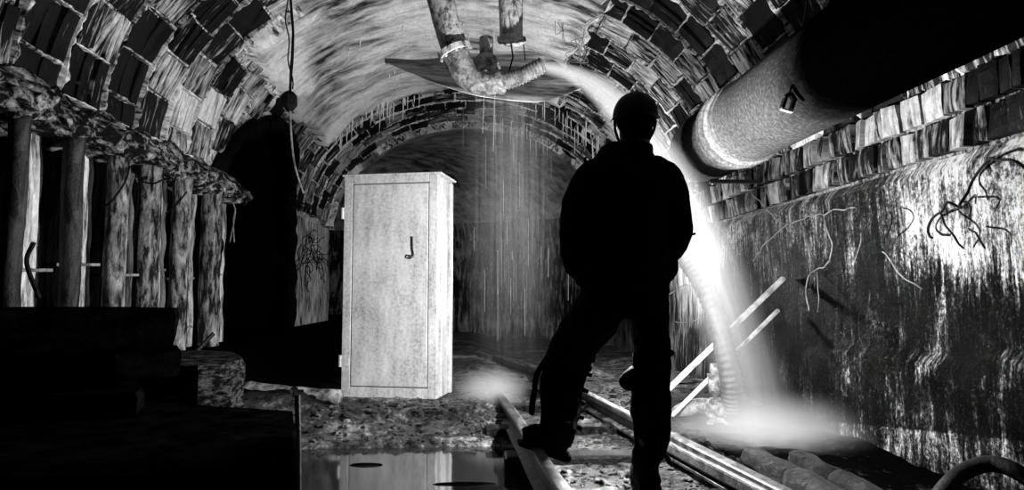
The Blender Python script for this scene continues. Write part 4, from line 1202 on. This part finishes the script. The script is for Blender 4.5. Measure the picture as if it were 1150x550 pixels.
    zf = gz(c.x, c.y)
    g.tube([pt(725, 508, -.01), pt(725, 525, -.01), Vector((c.x, c.y, zf + .05))], [(.062, .062), (.06, .06), (.062, .07)], 20)
    g.tube([Vector((c.x - .0, c.y - .085, zf + .05)), Vector((c.x, c.y, zf + .06)), Vector((c.x + .01, c.y + .12, zf + .055)), Vector((c.x + .015, c.y + .2, zf + .045))], [(.052, .05), (.062, .055), (.055, .048), (.035, .03)], 18, ref=Vector((0, 0, 1)))
    g.box((c.x + .005, c.y + .055, zf + .012), (.105, .28, .024), None, .01)
    o = g.build('boot', M['rubber'], smooth=True); remesh(o, .008, 3); setparent(o, body)
    g = MB(); dy = .2
    g.tube([pt(627, 470, dy), pt(627, 488, dy), pt(624, 496, dy)], [(.075, .07), (.085, .07), (.08, .06)], 20)
    g.tube([pt(637, 500, dy), pt(622, 493, dy), pt(600, 486, dy), pt(587, 488, dy)], [(.062, .055), (.066, .056), (.046, .05), (.034, .042)], 18)
    g.beam(pt(634, 515, dy), pt(581, 496, dy), .10, .022, .008)
    g.box(pt(633, 511, dy), (.07, .09, .04), Matrix.Rotation(.32, 3, 'Y'), .01)
    o = g.build('boot', M['rubber'], smooth=True); remesh(o, .008, 3); setparent(o, body)
    # ---------- helmet
    v, f = [], []; hc2 = pt(713.5, 134); n = 40; m = 14
    for side, sc in ((0, 1.0), (1, .95)):
        for i in range(m + 1):
            th = PI / 2 * i / m
            for k in range(n):
                a = 2 * PI * k / n
                v.append(hc2 + Vector((math.cos(a) * .108 * sc * math.sin(th) ** .86, math.sin(a) * .134 * sc * math.sin(th) ** .86, .128 * sc * math.cos(th) ** .9)))
    K = (m + 1) * n
    for i in range(m):
        for k in range(n):
            k2 = (k + 1) % n; a = i * n
            f.append((a + k, a + n + k, a + n + k2, a + k2)); f.append((K + a + k, K + a + k2, K + a + n + k2, K + a + n + k))
    for k in range(n): k2 = (k + 1) % n; f.append((m * n + k, K + m * n + k, K + m * n + k2, m * n + k2))
    g = MB(); g.ell(pt(713, 134) + Vector((0, -.012, -.012)), (.089, .10, .085), 24, 14); g.tube([pt(713, 140) + Vector((0, -.035, 0)), pt(713, 158) + Vector((0, -.035, 0))], [(.082, .06), (.068, .04)], 20)
    setparent(g.build('hair', M['cloth'], smooth=True), body)
    helm = obj('helmet', v, f, M['helmet'], smooth=True); setparent(helm, body)
    g = MB(); br = [hc2 + Vector((math.cos(2 * PI * k / 40) * .108, math.sin(2 * PI * k / 40) * (.134 + (.03 if math.sin(2 * PI * k / 40) > 0 else 0)), -.002)) for k in range(41)]
    g.tube(br, [(.009, .004)] * 41, 8, ref=Vector((0, 0, 1)), cap=False); o = g.build('brim', M['helmet'], smooth=True); o.parent = helm
    g = MB(); g.tube([hc2 + Vector((0, -.118, .0)), hc2 + Vector((0, -.10, .09)), hc2 + Vector((0, -.03, .127)), hc2 + Vector((0, .05, .124)), hc2 + Vector((0, .12, .06))], [(.012, .006)] * 5, 8, ref=Vector((1, 0, 0))); o = g.build('ridge', M['helmet'], smooth=True); o.parent = helm
    for s in (-1, 1):
        g = MB()
        g.tube(spline([hc2 + Vector((s * .10, .0, -.002)), hc2 + Vector((s * .094, .02, -.05)), hc2 + Vector((s * .065, .05, -.11))], 4), [(.007, .003)] * 9, 6)
        o = g.build('chin_strap', M['rubber'], smooth=True); o.parent = helm
    return body
def _interp(r, n):
    out = []
    for i in range(len(r) - 1):
        for k in range(n): t = k / n; out.append(tuple(r[i][q] * (1 - t) + r[i + 1][q] * t for q in range(2)))
    out.append(tuple(r[-1])); return out
man()

# ------------------------------------------------------------------ light
def point(loc, e, r=.05):
    l = bpy.data.lights.new('hidden_lamp', 'POINT'); l.energy = e; l.shadow_soft_size = r
    o = bpy.data.objects.new('hidden_lamp', l); o.location = loc; C.objects.link(o); return o
point((.84, 3.66, .97), 520, .03)
point((1.72, 7.6, 1.25), 200, .05)  # added unseen source that brightens the far tunnel
w = bpy.data.worlds.new('w'); bpy.context.scene.world = w; w.use_nodes = True
w.node_tree.nodes['Background'].inputs[0].default_value = (0, 0, 0, 1)
sc = bpy.context.scene
sc.view_settings.view_transform = 'Standard'; sc.view_settings.look = 'None'; sc.view_settings.gamma = 1
sc.view_settings.use_curve_mapping = False; sc.view_settings.exposure = 0
try:
    sc.cycles.volume_bounces = 1; sc.cycles.max_bounces = 5; sc.cycles.transparent_max_bounces = 96; sc.cycles.volume_step_rate = .35; sc.cycles.volume_max_steps = 256; sc.cycles.use_denoising = True
    sc.cycles.sample_clamp_indirect = 3
except Exception: pass
